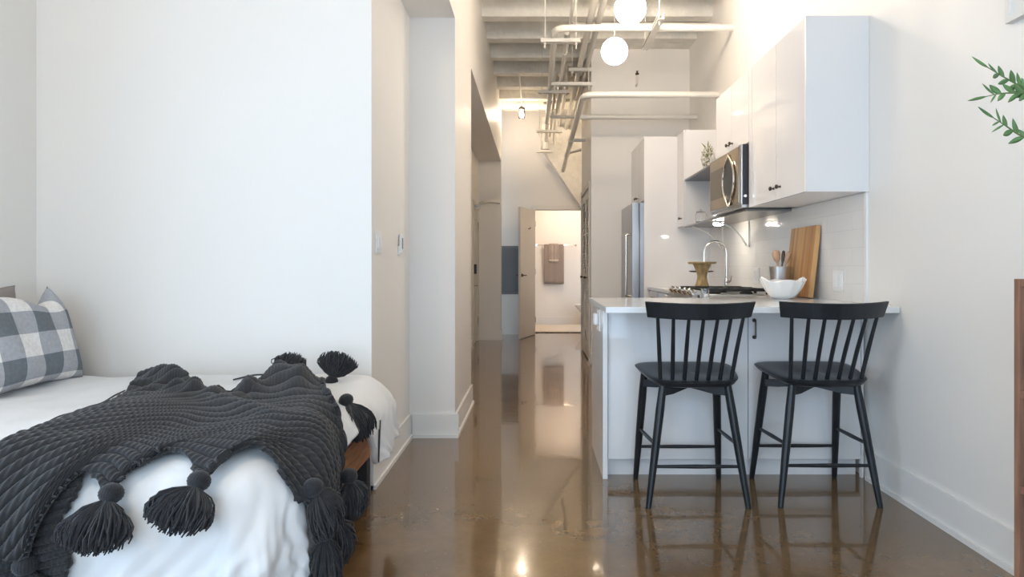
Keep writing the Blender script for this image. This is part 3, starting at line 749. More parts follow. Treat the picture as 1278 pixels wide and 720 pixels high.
JX, JY = -.209, 9.57
jl = thing('jar_lamp', (JX, JY, 3.40), 'glowing glass jar lamp hanging from a conduit at the end of the corridor', 'ceiling lamp')
obj('conduit', MB().tube(roundpath([(-.53, 7.97, 3.595), (-.205, 7.97, 3.595), (-.207, 9.52, 3.600), (JX, JY, 3.585)], .08), .011, 8), 'pipe', jl)
obj('socket_cap', MB().lathe([(.052, 3.53), (.052, 3.56), (.036, 3.575), (.020, 3.59), (.0, 3.59)], (JX, JY, 0), 20), 'panel', jl)
obj('glass_jar', MB().lathe([(.040, 3.53), (.052, 3.51), (.052, 3.42), (.040, 3.402), (0, 3.40), (0, 3.403), (.037, 3.406), (.048, 3.422), (.048, 3.508), (.037, 3.528)], (JX, JY, 0), 24), 'lampglass', jl)
obj('bulb', MB().ball((JX, JY, 3.467), .037, 10, (1, 1, 1.3)), 'bulb', jl)

j2 = copy_tree(jl); j2.location = (.98, 8.95, 2.90); j2['label'] = 'added jar lamp, out of view around the corner in the side hall past the closet'  # hidden lamp added to lift the light at the corridor end
for ch in j2.children:
    if ch.name.startswith('conduit'):
        bpy.data.objects.remove(ch); break
obj('conduit', MB().tube([(.98, 8.95, 3.09), (.98, 8.95, ZC)], .011, 8), 'pipe', j2)

bl = thing('added_bath_light', (.6, 11.2, 2.5), 'added round ceiling light, unseen, inside the bathroom above the doorway view', 'ceiling lamp')  # added out of view to brighten the bathroom with warm light
obj('diffuser', MB().lathe([(0, 2.48), (.15, 2.485), (.17, 2.51), (.17, 2.549), (0, 2.549)], (.6, 11.5, 0), 28), 'bathfill', bl)

kl = thing('added_ceiling_lamp', (.72, 4.90, 3.35), 'added round opal lamp, out of view, just under the joists above the kitchen aisle', 'ceiling lamp')  # added above the frame to brighten the kitchen end and ceiling
obj('shade', MB().ball((.72, 4.90, 3.45), .095, 14), mat('kitchen_fill', (.9, .9, .9), .3, emit=((1., .85, .69), 80.)), kl)
obj('rod', MB().tube([(.72, 4.90, 3.54), (.72, 4.90, ZC)], .006, 8), 'bronze', kl)
rl = thing('added_ceiling_lamp', (-1.4, .3, 3.3), 'added round opal lamp, out of view, hanging from the joists over the bed side of the room', 'ceiling lamp')  # unseen lamp added as warm fill for the left wall
obj('shade', MB().ball((-1.4, .3, 3.44), .13, 14), mat('bed_side_fill', (.9, .9, .9), .3, emit=((1., .82, .64), 52.)), rl)
obj('rod', MB().tube([(-1.4, .3, 3.56), (-1.4, .3, ZC)], .006, 8), 'bronze', rl)

# ------------------------------------------------------------------ pipes
def pipe(pts, r, label, m='pipe', bend=.1, coup=(), group='painted pipes under the ceiling'):
    o = obj('ceiling_pipe', MB().tube(roundpath(pts, bend), r, 14), m)
    tag(o, label, 'pipe', group)
    for (p, d_) in coup:
        p = Vector(p); d_ = Vector(d_).normalized()*.03
        c_ = obj('coupling', MB().tube([p-d_*1.2, p-d_*.4, p-d_*.4, p+d_*.4, p+d_*.4, p+d_*1.2], [r*1.25, r*1.25, r*1.5, r*1.5, r*1.25, r*1.25], 14), m, o)
    return o
pipe([(1.765, 5.57, 3.255), (.175, 5.57, 3.255), (.175, 10.3, 3.20), ], .030, 'thick white pipe leaving the right wall and turning down the corridor', bend=.12,
     coup=[((.175, 9.0, 3.215), (0, 1, 0))])
pipe([(1.765, 5.96, 3.44), (.36, 5.96, 3.44), (.335, 5.85, 3.46)], .013, 'thin white conduit crossing just above the thick cross pipe')
pipe([(.335, 2.0, 3.45), (.335, 7.6, 3.45), (.32, 8.4, 3.30), (.30, 10.25, 3.20)], .017, 'slim white pipe left of the two large ones along the corridor')
pipe([(.51, .5, 3.42), (.51, 10.3, 3.42)], .032, 'large pipe running along the corridor, left one of the close pair', coup=[((.51, 7.3, 3.42), (0, 1, 0))])
pipe([(.59, .5, 3.42), (.59, 10.3, 3.42)], .028, 'large pipe running along the corridor, right one of the close pair')
pipe([(.29, 5.7, 3.26), (.29, 9.4, 3.24), (.29, 9.5, 3.0)], .020, 'medium pipe with a white shut-off valve along the corridor')
pipe([(.24, 7.0, 3.30), (.24, 10.28, 3.28)], .016, 'narrow far pipe between the corridor runs', 'darkpipe')
pipe([(.40, 7.2, 3.46), (.40, 10.28, 3.46)], .024, 'darker pipe high over the far corridor', 'darkpipe')
pipe([(1.765, 6.0, 2.78), (.46, 6.0, 2.78), (.46, 10.3, 2.72)], .030, 'lower thick white pipe over the kitchen that turns into the corridor', bend=.13,
     coup=[((.46, 7.95, 2.754), (0, 1, 0)), ((.46, 9.0, 2.74), (0, 1, 0))])
pipe([(1.765, 6.82, 2.765), (.47, 6.82, 2.765)], .026, 'straight white pipe from the right wall joining the lower corridor pipe')
pipe([(.48, 8.0, 2.752), (.64, 8.0, 2.752)], .022, 'short stub pipe from the lower corridor pipe into the closet wall', 'pipe')
pipe([(.47, 8.85, 2.74), (.64, 8.55, 2.74)], .020, 'second short stub pipe entering the closet wall at its far end', 'pipe')
pipe([(.17, 10.25, 3.20), (.17, 10.25, 3.06)], .055, 'stout vertical pipe end in front of the corridor end wall', 'pipe')
pipe([(.64, 9.05, 3.56), (.12, 9.05, 3.50)], .02, 'cross conduit behind the pipe bundle', 'darkpipe')

vt = thing('pipe_valve', (.29, 6.25, 3.24), 'small white cross-shaped valve on the medium pipe', 'valve')
obj('valve_body', MB().tube([(.29, 6.20, 3.257), (.29, 6.30, 3.257)], .028, 12).tube([(.29, 6.25, 3.257), (.29, 6.25, 3.31)], .010, 8), 'pipe', vt)
obj('valve_wheel', MB().box(.255, .325, 6.243, 6.257, 3.305, 3.317).box(.283, .297, 6.215, 6.285, 3.305, 3.317), 'pipe', vt)

def hanger(x0, x1, y, z, label, rods=None, h=.04, ztop=None):
    o = thing('pipe_hanger', ((x0+x1)/2, y, z-h), label, 'pipe hanger', 'trapeze hangers under the corridor pipes')
    mb = MB().box(x0, x1, y-.02, y+.02, z-h, z-h+.004).box(x0, x1, y-.02, y-.016, z-h, z).box(x0, x1, y+.016, y+.02, z-h, z)
    obj('channel', mb, 'pipe', o)
    for x in (rods or (x0+.04, x1-.04)):
        zt = ztop or ZC
        obj('rod', MB().tube([(x, y, z-h-.05), (x, y, zt)], .0055, 6).lathe([(.014, z-h-.012), (.014, z-h)], (x, y, 0), 6), 'pipe', o)
hanger(.05, .415, 5.74, 3.222, 'nearest wide trapeze hanger right behind the thick cross pipe', ztop=ZC)
hanger(.18, .64, 7.02, 3.20, 'wide trapeze hanger farther back reaching the closet wall')
hanger(.04, .40, 7.40, 3.22, 'left trapeze hanger beyond the wide one')
hanger(.38, .64, 7.1, 3.385, 'short high trapeze hanger under the two large pipes', rods=(.42,))
hanger(.02, .40, 9.35, 3.18, 'far trapeze hanger seen against the end wall')
hanger(.02, .28, 10.2, 3.04, 'lowest small trapeze hanger below the vertical pipe end')
hanger(.20, .60, 8.55, 3.20, 'far trapeze hanger in the dim middle of the pipe bundle')
su = thing('strut_channel', (1.05, 5.6, 3.2), 'perforated white strut hanging on rods above the kitchen', 'strut')
obj('channel', MB().box(1.035, 1.040, 5.26, 6.02, 3.215, 3.265).box(1.080, 1.085, 5.26, 6.02, 3.215, 3.265).box(1.035, 1.085, 5.26, 6.02, 3.211, 3.217), 'pipe', su)
hm = MB()
for k in range(14): hm.box(1.032, 1.0355, 5.29+k*.052, 5.315+k*.052, 3.228, 3.243)
obj('slots', hm, 'dark', su)
for y in (5.30, 5.98): obj('rod', MB().tube([(1.052, y, 3.18), (1.052, y, ZC)], .0055, 6), 'pipe', su)
sp = thing('sprinkler_head', (1.155, 7.10, 3.2), 'small dark-tipped sprinkler on the kitchen end wall', 'sprinkler')
obj('pipe_stub', MB().tube(roundpath([(1.155, 7.15, 3.20), (1.155, 7.08, 3.20), (1.155, 7.08, 3.30)], .03), .012, 8), 'pipe', sp)
obj('head', MB().lathe([(.010, 3.30), (.022, 3.31), (.022, 3.318), (.006, 3.34), (.018, 3.345)], (1.155, 7.08, 0), 12), 'bronze', sp)

# ------------------------------------------------------------------ bathroom
tb = thing('towel_bar', (.40, 12.27, 1.52), 'slim metal towel bar on the bathroom back wall', 'towel bar')
obj('bar', MB().tube([(.02, 12.23, 1.56), (.80, 12.23, 1.56)], .008, 8), 'chrome', tb)
for x in (.03, .79): obj('mount', MB().tube([(x, 12.3, 1.56), (x, 12.23, 1.56)], .011, 8).lathe([(.024, -.004), (.024, .004)], (x, 12.293, 1.56), 14, Matrix.Rotation(PI/2, 4, 'X')), 'chrome', tb)
def towel(name, x0, x1, z0f, z0b, y, m, label, rr):
    prof = []
    for k in range(13): prof.append((y-rr-.004*math.sin(k), z0f+(1.56-z0f)*k/12))
    for k in range(1, 8): a = PI*k/8; prof.append((y-rr*math.cos(a), 1.56+rr*math.sin(a)))
    for k in range(9): prof.append((y+rr, 1.56-(1.56-z0b)*k/8))
    P = []
    for i in range(17):
        x = x0+(x1-x0)*i/16; P.append([(x, py+.004*math.sin(i*1.1)*(1 if j < 13 else 0), pz) for j, (py, pz) in enumerate(prof)])
    o = obj(name, MB().grid(P), m, None, smooth=80)
    s_ = o.modifiers.new('t', 'SOLIDIFY'); s_.thickness = .008; s_.offset = 0
    return tag(o, label, 'towel')
towel('bath_towel', .175, .56, .80, .95, 12.23, 'towel', 'large taupe bath towel hanging on the bathroom bar', .016)
ht = towel('hand_towel', .27, .455, 1.22, 1.30, 12.23, 'towel2', 'smaller taupe hand towel layered over the bath towel', .028)
obj('band', MB().box(.272, .453, 12.188, 12.196, 1.255, 1.275), 'rug', ht)
rgm = MB(); P = []
for i in range(13):
    P.append([(.0+.075*i, 10.85+1.2*j/10, .014+.002*math.sin(i*2+j)) for j in range(11)])
ru = obj('bath_rug', MB().box(-.02, .92, 10.78, 12.20, .001, .016, .005), 'rug'); tag(ru, 'cream bathroom rug with dark tufted ends on the floor', 'rug')
fm = MB()
for k in range(48):
    x = -.015+k*.0197
    fm.tube([(x, 10.79, .010), (x+random.uniform(-.006, .006), 10.74, .007), (x+random.uniform(-.012, .012), 10.705, .005)], .005, 5)
    fm.tube([(x, 12.19, .012), (x, 12.215, .010)], .004, 5)
f_ = obj('fringe', fm, 'fringe', ru); f_['label'] = 'dark fringe'
to = thing('toilet', (1.2, 11.85, 0), 'white toilet at the right side of the bathroom', 'toilet')
def oval(rx, ry, cx, z, n=32): return [(cx+rx*math.cos(2*PI*k/n), 11.85+ry*math.sin(2*PI*k/n), z) for k in range(n+1)]
obj('bowl', MB().grid([oval(.001, .001, 1.12, .0), oval(.22, .13, 1.16, 0), oval(.19, .11, 1.14, .12), oval(.22, .14, 1.10, .25), oval(.29, .18, 1.06, .37), oval(.30, .185, 1.05, .40), oval(.24, .13, 1.05, .40), oval(.15, .09, 1.05, .28), oval(.001, .001, 1.05, .24)]), 'porcelain', to)
obj('seat', MB().grid([oval(.305, .19, 1.055, .405), oval(.305, .19, 1.055, .42), oval(.27, .16, 1.055, .432), oval(.001, .001, 1.055, .434)]), 'plastic', to)
obj('tank', MB().box(1.36, 1.58, 11.63, 12.07, .38, .76, .02), 'porcelain', to)
obj('tank_lid', MB().box(1.35, 1.59, 11.62, 12.08, .76, .79, .01), 'porcelain', to)

# ------------------------------------------------------------------ bookcase + plant
bk = thing('bookcase', (1.60, 1.45, 0), 'tall open walnut bookcase against the right wall at the frame edge', 'bookcase')
BX0, BX1, BY0, BY1, BZ = 1.45, 1.738, .95, 1.893, 1.086
for y in (BY0, BY1-.022): obj('side_panel', MB().box(BX0, BX1, y, y+.022, 0, BZ, .001), 'case', bk)
for z in (.10, .445, .73, BZ-.022): obj('shelf', MB().box(BX0+.002, BX1-.008, BY0+.022, BY1-.022, z, z+.022), 'case', bk)
obj('back_panel', MB().box(BX1-.008, BX1, BY0+.022, BY1-.022, .10, BZ-.022), 'case', bk)
obj('plinth', MB().box(BX0+.03, BX1-.01, BY0+.022, BY1-.022, 0, .10), 'case', bk)

pl = thing('potted_plant', (1.60, 1.35, BZ), 'leafy green plant reaching in from the right edge, above the bookcase', 'plant')
obj('pot', MB().lathe([(0, BZ+.001), (.07, BZ+.001), (.095, BZ+.16), (.10, BZ+.165), (.09, BZ+.165), (.085, BZ+.14), (0, BZ+.14)], (1.60, 1.35, 0), 28), 'pot', pl)
branches = [
 [(1.60, 1.35, 1.22), (1.48, 1.40, 1.38), (1.30, 1.46, 1.49), (1.173, 1.50, 1.551), (1.125, 1.50, 1.577), (1.087, 1.50, 1.600)],
 [(1.60, 1.35, 1.22), (1.50, 1.38, 1.40), (1.32, 1.46, 1.51), (1.173, 1.49, 1.537), (1.11, 1.49, 1.536), (1.075, 1.49, 1.528)],
 [(1.60, 1.35, 1.22), (1.48, 1.42, 1.30), (1.30, 1.48, 1.38), (1.180, 1.52, 1.440), (1.14, 1.52, 1.468), (1.115, 1.52, 1.484)],
 [(1.60, 1.35, 1.22), (1.58, 1.25, 1.5), (1.50, 1.15, 1.66), (1.42, 1.1, 1.72)],
 [(1.60, 1.35, 1.22), (1.62, 1.45, 1.5), (1.60, 1.55, 1.70), (1.55, 1.62, 1.80)],
 [(1.60, 1.35, 1.22), (1.64, 1.22, 1.45), (1.64, 1.08, 1.6)]]
rnd = random.Random(3)
for bi, br in enumerate(branches):
    pth = roundpath(br, .08); n_ = len(pth)
    sm = obj('stem', MB().tube(pth, [.0045-.0035*i/(n_-1) for i in range(n_)], 6), 'stem', pl)
    lm = MB(); tot = n_
    def leaf(p, d_, ln, w):
        d_ = d_.normalized(); sd = d_.cross(Vector((0, 1, .15)).normalized()).normalized(); up = sd.cross(d_)
        rows = []
        for k in range(8):
            t = k/7; ww = w*math.sin(PI*min(1, t*.96+.04))**.8*(1-.35*t)
            c_ = p+d_*ln*t+up*(-.10*ln*t*t)
            rows.append([tuple(c_-sd*ww+up*ww*.3), tuple(c_), tuple(c_+sd*ww+up*ww*.3)])
        o_ = len(lm.v); lm.grid(rows)
    L0 = 0
    segs = [(pth[i], (pth[min(i+1, n_-1)]-pth[max(i-1, 0)]).normalized()) for i in range(n_)]
    cum = 0; last = -1
    for i in range(1, n_):
        if (pth[i]-pth[i-1]).length < .008 and i % 2: continue
        stepn = max(1, int((pth[i]-pth[i-1]).length/.017))
        for q in range(stepn):
            p = pth[i-1].lerp(pth[i], q/stepn); d_ = segs[i][1]; cum += 1
            if (p-pth[0]).length < .12: continue
            s_ = 1 if cum % 2 else -1
            tip = (p-pth[-1]).length
            ld = d_+Vector((rnd.uniform(-.2, .2), rnd.uniform(-.4, .4), s_*rnd.uniform(.5, 1.1)))
            leaf(p, ld, rnd.uniform(.028, .042), rnd.uniform(.0055, .0085) if tip > .03 else .003)
    leaf(pth[-1], segs[-1][1], .05, .004)
    lo_ = obj('leaves', lm, 'leaf', pl, smooth=80)
    s_ = lo_.modifiers.new('t', 'SOLIDIFY'); s_.thickness = .0008

# ------------------------------------------------------------------ bed
bd = thing('bed', (-1.65, 2.4, 0), 'wooden platform bed with black metal legs in the corner', 'bed')
obj('foot_rail', MB().box(-.825, -.80, 1.82, 3.06, .205, .345, .004), 'bedwood', bd)
obj('side_rail', MB().box(-2.45, -.826, 1.80, 1.825, .205, .345, .004), 'bedwood', bd)
obj('side_rail', MB().box(-2.45, -.826, 3.055, 3.08, .205, .345, .004), 'bedwood', bd)
for (x, y) in ((-.815, 3.01), (-.815, 1.87), (-2.40, 3.01), (-2.40, 1.87)):
    x0 = x-.05; obj('leg', MB().box(x0, x+.012, y-.03, y+.03, 0, .203, .003), 'black_metal', bd)
obj('slat_base', MB().box(-2.44, -.83, 1.83, 3.05, .30, .335), 'bedwood', bd)
obj('headboard', MB().box(-2.525, -2.50, 1.80, 3.08, .10, .62, .006), 'bedwood', bd)
mt_ = tag(obj('mattress', MB().box(-2.45, -.86, 1.84, 3.06, .345, .545, .04), 'duvet'), 'white mattress under the duvet on the wooden bed', 'mattress')

r_, fl = .17, .06; TOP = .60
S1 = -.66-r_; T0 = 1.60+r_; T1 = 3.12-.12
def drape(s, t, off):
    ds = np.maximum(0, s-S1); dt = np.maximum(0, T0-t)-np.maximum(0, t-T1)
    L = np.hypot(ds, dt)+1e-9
    R_ = np.where(dt < 0, .12, r_)
    a = np.minimum(L/R_, PI/2); ex = np.maximum(0, L-R_*PI/2)
    H = R_*np.sin(a)+fl*ex; V = R_*(1-np.cos(a))+ex
    nx = ds/L; ny = -dt/L
    x = np.minimum(s, S1)+nx*(H+off*np.sin(a)); y = np.clip(t, T0, T1)+ny*(H+off*np.sin(a)); z = TOP-V+off*np.cos(a)
    return x, y, z
def duvfold(s, t):
    ex = np.clip((T0-t)/.5, 0, 1)          # folds grow down the near side
    ef = np.clip((s-S1-.1)/.4, 0, 1)
    f = .016*ex*np.sin(s*19+2.5*np.sin(t*6))+.010*ex*np.sin(s*41+t*9)
    f += .015*ef*np.sin(t*24+s*5)+.007*ef*np.sin(t*51+1)
    f += .008*np.sin(s*7+t*4)*np.sin(t*9-s*3)+.004*np.sin(s*23-t*17)*np.sin(t*13+s*5)+.0035*ex*np.sin(s*83+8*np.sin(t*11))+.004*ef*np.sin(t*90+6*np.sin(s*20))
    return f
nu, nv = 230, 220
u = np.linspace(0, 1, nu)[:, None]; v = np.linspace(0, 1, nv)[None, :]
tt = 1.20+(3.13-1.20)*v+0*u
hem = np.interp(tt, [1.2, 1.5, 1.9, 2.05, 2.45, 2.56, 2.66, 2.9, 3.05, 3.13], [-.30, -.30, -.42, -.60, -.64, -.54, -.42, -.44, -.46, -.46])
ss = -2.44+(hem+2.44)*u
x, y, z = drape(ss, tt, duvfold(ss, tt))
y = np.minimum(y, 3.135)
dm = MB().grid(np.stack([x, y, z], -1).tolist())
dv = obj('duvet', dm, 'duvet', None, smooth=80); tag(dv, 'puffy white duvet spread over the bed, hanging over its side and foot', 'duvet')
m_ = dv.modifiers.new('t', 'SOLIDIFY'); m_.thickness = .028; m_.offset = -1
# piping line along the duvet top and zip tag
ppts = []
for q in np.linspace(0, 1, 60):
    s_ = np.interp(q, [0, .3, .6, 1], [-1.52, -1.60, -1.66, -1.72]); t_ = np.interp(q, [0, 1], [1.66, 2.62])
    X, Y, Z = drape(np.array(s_), np.array(t_), duvfold(np.array(s_), np.array(t_))+.003); ppts.append((float(X), float(Y), float(Z)))
lab(obj('piping', MB().tube(ppts, .0028, 6), 'dark', dv), 'thin dark piping')
zp = []
for (s_, t_) in ((-1.40, 2.90), (-1.36, 3.02), (-1.28, 3.05), (-1.20, 3.02)):
    X, Y, Z = drape(np.array(s_), np.array(t_), duvfold(np.array(s_), np.array(t_))+.008); zp.append((float(X), float(Y), float(Z)))
lab(obj('tie_cord', MB().tube(roundpath(zp, .03), .004, 6), 'dark', dv), 'loose dark tie cord')
zp = []
for (s_, t_) in ((-.60, 2.68), (-.50, 2.66), (-.43, 2.62), (-.50, 2.60), (-.58, 2.60)):
    X, Y, Z = drape(np.array(s_), np.array(t_), duvfold(np.array(s_), np.array(t_))+.006); zp.append((float(X), float(Y), float(Z)))
lab(obj('tie_cord', MB().tube(roundpath(zp, .02), .0028, 6), 'dark', dv), 'dark cord loop at the hem')

# ---- knitted blanket as a Coons patch over the duvet
def curve(pts, n):
    P = np.array(pts, float); d = np.r_[0, np.cumsum(np.hypot(*np.diff(P, axis=0).T))]; d /= d[-1]
    q = np.linspace(0, 1, n); out = np.stack([np.interp(q, d, P[:, 0]), np.interp(q, d, P[:, 1])], -1)
    k = max(3, n//60) | 1; ker = np.ones(k)/k                      # light smoothing
    for _ in range(2):
        pad = np.pad(out, ((k//2, k//2), (0, 0)), 'edge'); sm = np.stack([np.convolve(pad[:, i], ker, 'valid') for i in (0, 1)], -1)
        sm[0] = out[0]; sm[-1] = out[-1]; out = sm
    return out
NU, NV = 560, 640
near = curve([(-1.46, 1.44), (-1.34, 1.485), (-1.26, 1.47), (-1.23, 1.54), (-1.20, 1.61), (-1.18, 1.645), (-1.13, 1.635), (-1.10, 1.60), (-1.06, 1.65), (-1.01, 1.715), (-.96, 1.71), (-.92, 1.68), (-.865, 1.63), (-.84, 1.68), (-.81, 1.73), (-.765, 1.75), (-.72, 1.73), (-.67, 1.71), (-.62, 1.70)], NU)
back = curve([(-1.74, 2.74), (-1.66, 2.79), (-1.50, 2.68), (-1.38, 2.52), (-1.28, 2.44), (-1.20, 2.43), (-1.13, 2.52), (-1.08, 2.66), (-1.0, 2.74), (-.92, 2.70), (-.88, 2.58)], NU)
foot = curve([(-.62, 1.70), (-.55, 1.80), (-.52, 1.92), (-.53, 2.03), (-.59, 2.10), (-.66, 2.16), (-.75, 2.29), (-.81, 2.40), (-.88, 2.58)], NV)
head = curve([(-1.46, 1.44), (-1.44, 1.60), (-1.47, 1.77), (-1.49, 1.90), (-1.51, 2.20), (-1.60, 2.44), (-1.70, 2.64), (-1.74, 2.74)], NV)
U = np.linspace(0, 1, NU)[:, None, None]; V = np.linspace(0, 1, NV)[None, :, None]
C = (1-V)*near[:, None, :]+V*back[:, None, :]+(1-U)*head[None, :, :]+U*foot[None, :, :]
C -= (1-U)*(1-V)*near[0]+U*V*back[-1]+U*(1-V)*near[-1]+(1-U)*V*back[0]
S, T = C[..., 0], C[..., 1]
Uu = U[..., 0]+0*S; Vv = V[..., 0]+0*S
_q = np.maximum(0, -1.12-S)
lean_ = _q*_q/(_q+.18)*1.15
lean_ += 0*S
_w = T+lean_*.9-.65*(near[:, None, 1]-1.66)*(1-Vv)**2+.016*np.sin(S*11+T*3)+.02*np.sin(S*5+1)
phi = np.where(_w < 1.62, (_w-1.62)/.0205, 0)+np.where(_w >= 1.62, 15.*np.log1p((np.maximum(_w, 1.62)-1.62)/.3075), 0)
rib = np.abs(np.sin(PI*phi))**.45
par = np.floor(phi)
st_ = .5+.5*np.cos(2*PI*(Uu*66+.5*par))
knit = .0135*rib*(.80+.20*st_)
def gb(s0, t0, a, b, ang, h):
    c_, s_ = math.cos(ang), math.sin(ang); dx = S-s0; dy = T-t0
    p = (dx*c_+dy*s_)/a; q = (-dx*s_+dy*c_)/b
    return h*np.exp(-(p*p+q*q))
folds = gb(-1.58, 2.70, .16, .055, -.6, .060)+gb(-1.36, 2.46, .12, .04, -.5, .035)
folds += gb(-1.05, 2.60, .07, .16, .5, .075)+gb(-.95, 2.56, .045, .13, .2, .060)+gb(-1.12, 2.45, .10, .04, -.9, .040)
folds += .012*np.exp(-((T-2.42-.35*(-(S+1.2)))/.10)**2)*np.sin(S*60)*(S < -1.08)
folds += .022*np.sin(S*9+1.2)*np.exp(-((T-1.95)/.22)**2)*np.clip((S1-S)/.1, 0, 1)
folds += .018*np.sin((T+S)*16)*np.clip((S-S1)/.1, 0, 1)
folds += gb(-1.15, 2.66, .07, .09, 0, .045)
folds += gb(-1.02, 2.17, .26, .045, -.70, .030)
edge = np.minimum(np.minimum(Uu*1.1, (1-Uu)*1.1), np.minimum(Vv, 1-Vv))
off = .034+duvfold(S, T)*.8+knit+folds+.028*np.exp(-((S+1.36)/.16)**2)*np.clip((1.80-T)/.2, 0, 1)
x, y, z = drape(S, T, off)
bmB = MB().grid(np.stack([x, y, z], -1).tolist())
# lower layer falling down the near side at left
NA, NB2 = 190, 240
a_ = np.linspace(0, 1, NA)[:, None]; b_2 = np.linspace(0, 1, NB2)[None, :]
T2 = 1.20+(1.70-1.20)*b_2+0*a_
SR = -1.185+.012*np.sin(T2*40); S2 = -1.62+(SR+1.62)*a_
ph = (T2-.25*S2)/.021; rb = np.abs(np.sin(PI*ph))**.7; pr = np.floor(ph)
k2 = .0125*rb*(.80+.20*(.5+.5*np.cos(2*PI*(S2/.0135+.5*pr))))
x, y, z = drape(S2, T2, .026+duvfold(S2, T2)+k2+.005*np.sin(S2*22))
bmB.grid(np.stack([x, y, z], -1).tolist())
bl_ = obj('knit_throw', bmB, 'knit', None, smooth=80); tag(bl_, 'charcoal chunky-knit throw with yarn tassels spread across the bed', 'blanket')
m_ = bl_.modifiers.new('t', 'SOLIDIFY'); m_.thickness = .012; m_.offset = -1

# tassels
def tassel(head_, d_, nrm, L_=.125, spread=.085, hr=.028, n_=300, seed=0, lift=.0):
    rn = random.Random(seed); h = Vector(head_); d_ = Vector(d_).normalized(); nrm = Vector(nrm); nrm = (nrm-d_*nrm.dot(d_)).normalized(); sd = d_.cross(nrm)
    # wrapped ball head
    hb = MB(); q = Matrix((sd, nrm, d_)).transposed().to_4x4()
    prof = []
    for i in range(25):
        a = PI*i/24; rr = hr*(1+.03*math.sin(i*2.6)); prof.append((max(rr*math.sin(a), 0 if i in (0, 24) else .001), -rr*math.cos(a)*.92))
    # meridional yarn grooves
    nn = 72; vs = []; fs = []
    for (pr_, pz) in prof:
        for k in range(nn):
            a = 2*PI*k/nn; g = 1+.035*math.cos(24*a+pz*60)
            vs.append(h+q @ Vector((pr_*g*math.cos(a), pr_*g*math.sin(a), pz)))
    for i in range(len(prof)-1):
        for k in range(nn): k2_ = (k+1) % nn; fs.append((i*nn+k, i*nn+k2_, (i+1)*nn+k2_, (i+1)*nn+k))
    hb.add(vs, fs)
    t_ = obj('tassel', hb, 'yarn', bl_, smooth=80)
    fb = MB()
    for k in range(n_):
        a = rn.uniform(0, 2*PI); q_ = math.sqrt(rn.random())
        ox, oy = q_*math.cos(a), q_*math.sin(a)
        flat = .42
        p0 = h+d_*hr*.7+sd*ox*hr*.5+nrm*oy*hr*.5
        ll = L_*(1-.24*ox*ox)*rn.uniform(.84, 1.06)
        pts = [p0]
        wob = rn.uniform(-1.5, 1.5); wob2 = rn.uniform(-1, 1)
        for j in range(1, 6):
            t = j/5; w = spread*(1-(1-t)**2.2)*(1-.12*t**4)
            wn_ = hr*.5+spread*flat*math.sin(PI*.80*t)
            pts.append(h+d_*(hr*.7+ll*t*(1-.06*t*q_))+sd*(ox*(hr*.5+w)+.007*wob*math.sin(t*5+wob2*3))+nrm*(max(oy*wn_, -.018)+.006*wob2*math.sin(t*6)+lift*t))
        fb.tube(pts, [.0024, .0026, .0027, .0027, .0026, .0018], 4)
    # inner mass so the skirt is not see-through
    mass = []
    for j in range(11):
        t = j/10; k_ = math.sqrt(max(1-t**4, 0)); w = (hr*.5+spread*.78*(1-(1-t)**2.2))*k_+.0005; wn_ = (hr*.5+spread*flat*.75*math.sin(PI*.80*t))*k_+.0005
        mass.append([tuple(h+d_*(hr*.6+L_*.88*t)+sd*(w*math.cos(2*PI*k/20))+nrm*(max(wn_*math.sin(2*PI*k/20), -.016))) for k in range(21)])
    fb.grid(mass)
    obj('fringe', fb, 'yarn', t_, smooth=80)

def dpt(s, t, off=.03):
    f = lambda s, t: Vector([float(c) for c in drape(np.array(s), np.array(t), off)])
    p = f(s, t); ds_ = f(s+.01, t)-p; dt_ = f(s, t+.01)-p
    return p, ds_.normalized(), dt_.normalized(), ds_.cross(dt_).normalized()
def put(s, t, ds, dt, seed, **k):
    p, a, b, nrm = dpt(s, t, .045)
    tassel(p, a*ds+b*dt, nrm, seed=seed, **k)
put(-1.265, 1.455, .05, -1, 1)
put(-1.078, 1.600, -.05, -1, 2)
put(-.865, 1.625, -.20, -1, 3, L_=.115)
put(-.62, 1.76, 1, .25, 4, L_=.13)
put(-.565, 2.06, 1, .12, 5, L_=.12, spread=.095)
put(-.50, 1.90, 1, .1, 6, L_=.13)
put(-.49, 1.80, 1, .0, 7, L_=.15)
tassel((-.742, 2.45, .600), (.075, -.01, -.140), (1, 0, .7), L_=.150, spread=.110, seed=8)
tassel((-.925, 2.84, .605), (.10, .20, .50), (.2, -.9, .4), L_=.115, spread=.080, seed=9)
tassel((-1.12, 2.80, .630), (.0, .5, .5), (0, -.7, .7), L_=.10, spread=.070, seed=10)

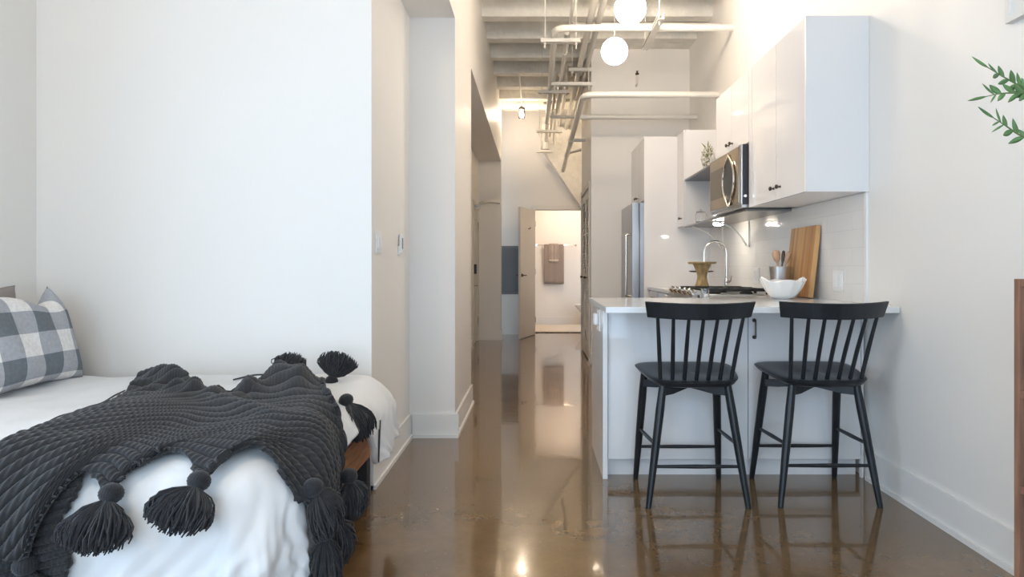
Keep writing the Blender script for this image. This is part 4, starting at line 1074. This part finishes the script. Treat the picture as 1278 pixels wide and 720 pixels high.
# pillows
def pillow(name, cen, w, h, thick, tiltm, m, label, ear=0, dent=0):
    n = 44; front = []; back_ = []; uvs = []
    for sgn, store in ((1, front), (-1, back_)):
        for i in range(n+1):
            row = []
            for j in range(n+1):
                a = -1+2*i/n; b = -1+2*j/n
                pin = 1-.09*(1-a*a)**1*abs(b)**3*1.0; pin2 = 1-.09*(1-b*b)*abs(a)**3
                X = a*w/2*pin2; Z = b*h/2*pin
                th = thick/2*((1-a**4)*(1-b**4))**.55
                th += .006*math.sin(a*9+b*4)*(1-a*a)*(1-b*b)
                if dent and b > 0:
                    dd_ = dent*math.exp(-((a-.45)/.35)**2)*b**2.2; Z -= dd_; 
                if ear and a > .6 and b > .5:
                    k_ = ((a-.6)/.4)*((b-.5)/.5); Z += ear*k_; X -= .06*k_
                row.append((X, sgn*th, Z))
            store.append(row)
    mb = MB().grid(front); uvs = [(p[0], p[2]) for row in front for p in row]
    mb.grid(back_); uvs += [(p[0], p[2]) for row in back_ for p in row]
    uvs = [(i/n, j/n) for _ in (0, 1) for i in range(n+1) for j in range(n+1)]
    mb.uv = [(u_*w/.20/2.6*1.0, v_*h/.20/2.6) for (u_, v_) in uvs]
    mb.xf(tiltm)
    o = obj(name, mb, m, None, smooth=80)
    bm = bmesh.new(); bm.from_mesh(o.data); bmesh.ops.remove_doubles(bm, verts=bm.verts[:], dist=.0004); bmesh.ops.recalc_face_normals(bm, faces=bm.faces[:]); bm.to_mesh(o.data); bm.free()
    return tag(o, label, 'pillow')
# local: X width -> world +Y, normal(Y) -> world +X, Z up, leaned back
def leaned(c, lean, yaw=0):
    return Matrix.Translation(c) @ Matrix.Rotation(yaw, 4, 'Z') @ Matrix.Rotation(-lean, 4, 'Y') @ Matrix(((0, 1, 0, 0), (1, 0, 0, 0), (0, 0, 1, 0), (0, 0, 0, 1)))
pillow('plaid_pillow', None, .56, .43, .17, leaned((-2.215, 2.70, .805), .28, .0), 'plaid', 'grey and white buffalo-check pillow leaning at the head of the bed', ear=.03, dent=.07)
pillow('grey_pillow', None, .60, .43, .10, leaned((-2.40, 2.62, .825), .14, .0), 'greypillow', 'plain brownish-grey pillow behind the checked one', dent=.0)

# ------------------------------------------------------------------ light
w = bpy.data.worlds.new('World'); sc.world = w; w.use_nodes = True
nt = w.node_tree; bg = nt.nodes['Background']
bg.inputs[0].default_value = (.60, .79, 1.0, 1); bg.inputs[1].default_value = 3.65
pd = bpy.data.lights.new('window_portal', 'AREA'); pd.shape = 'RECTANGLE'; pd.size = WX1-WX0; pd.size_y = WZ1-WZ0
pd.cycles.is_portal = True
po = bpy.data.objects.new('window_portal', pd); col.objects.link(po)
po.location = ((WX0+WX1)/2, YW-.02, (WZ0+WZ1)/2); po.rotation_euler = (PI/2, 0, 0)

pd2 = bpy.data.lights.new('window_portal_left', 'AREA'); pd2.shape = 'RECTANGLE'; pd2.size = LZ1-LZ0; pd2.size_y = LY1-LY0
pd2.cycles.is_portal = True
po2 = bpy.data.objects.new('window_portal_left', pd2); col.objects.link(po2)
po2.location = (-2.55, (LY0+LY1)/2, (LZ0+LZ1)/2); po2.rotation_euler = (0, -PI/2, 0)

# ------------------------------------------------------------------ camera
cd = bpy.data.cameras.new('camera'); cam = bpy.data.objects.new('camera', cd); col.objects.link(cam)
cam.location = (0, 0, 1.12); cam.rotation_euler = (PI/2, 0, 0)
cd.sensor_width = 36; cd.lens = 36*780/1278; cd.shift_x = -29/1278; cd.shift_y = -26/1278; cd.clip_start = .05
sc.camera = cam
sc.view_settings.view_transform = 'Standard'; sc.view_settings.look = 'None'; sc.view_settings.gamma = 1
sc.view_settings.use_curve_mapping = False; sc.view_settings.exposure = 0.55
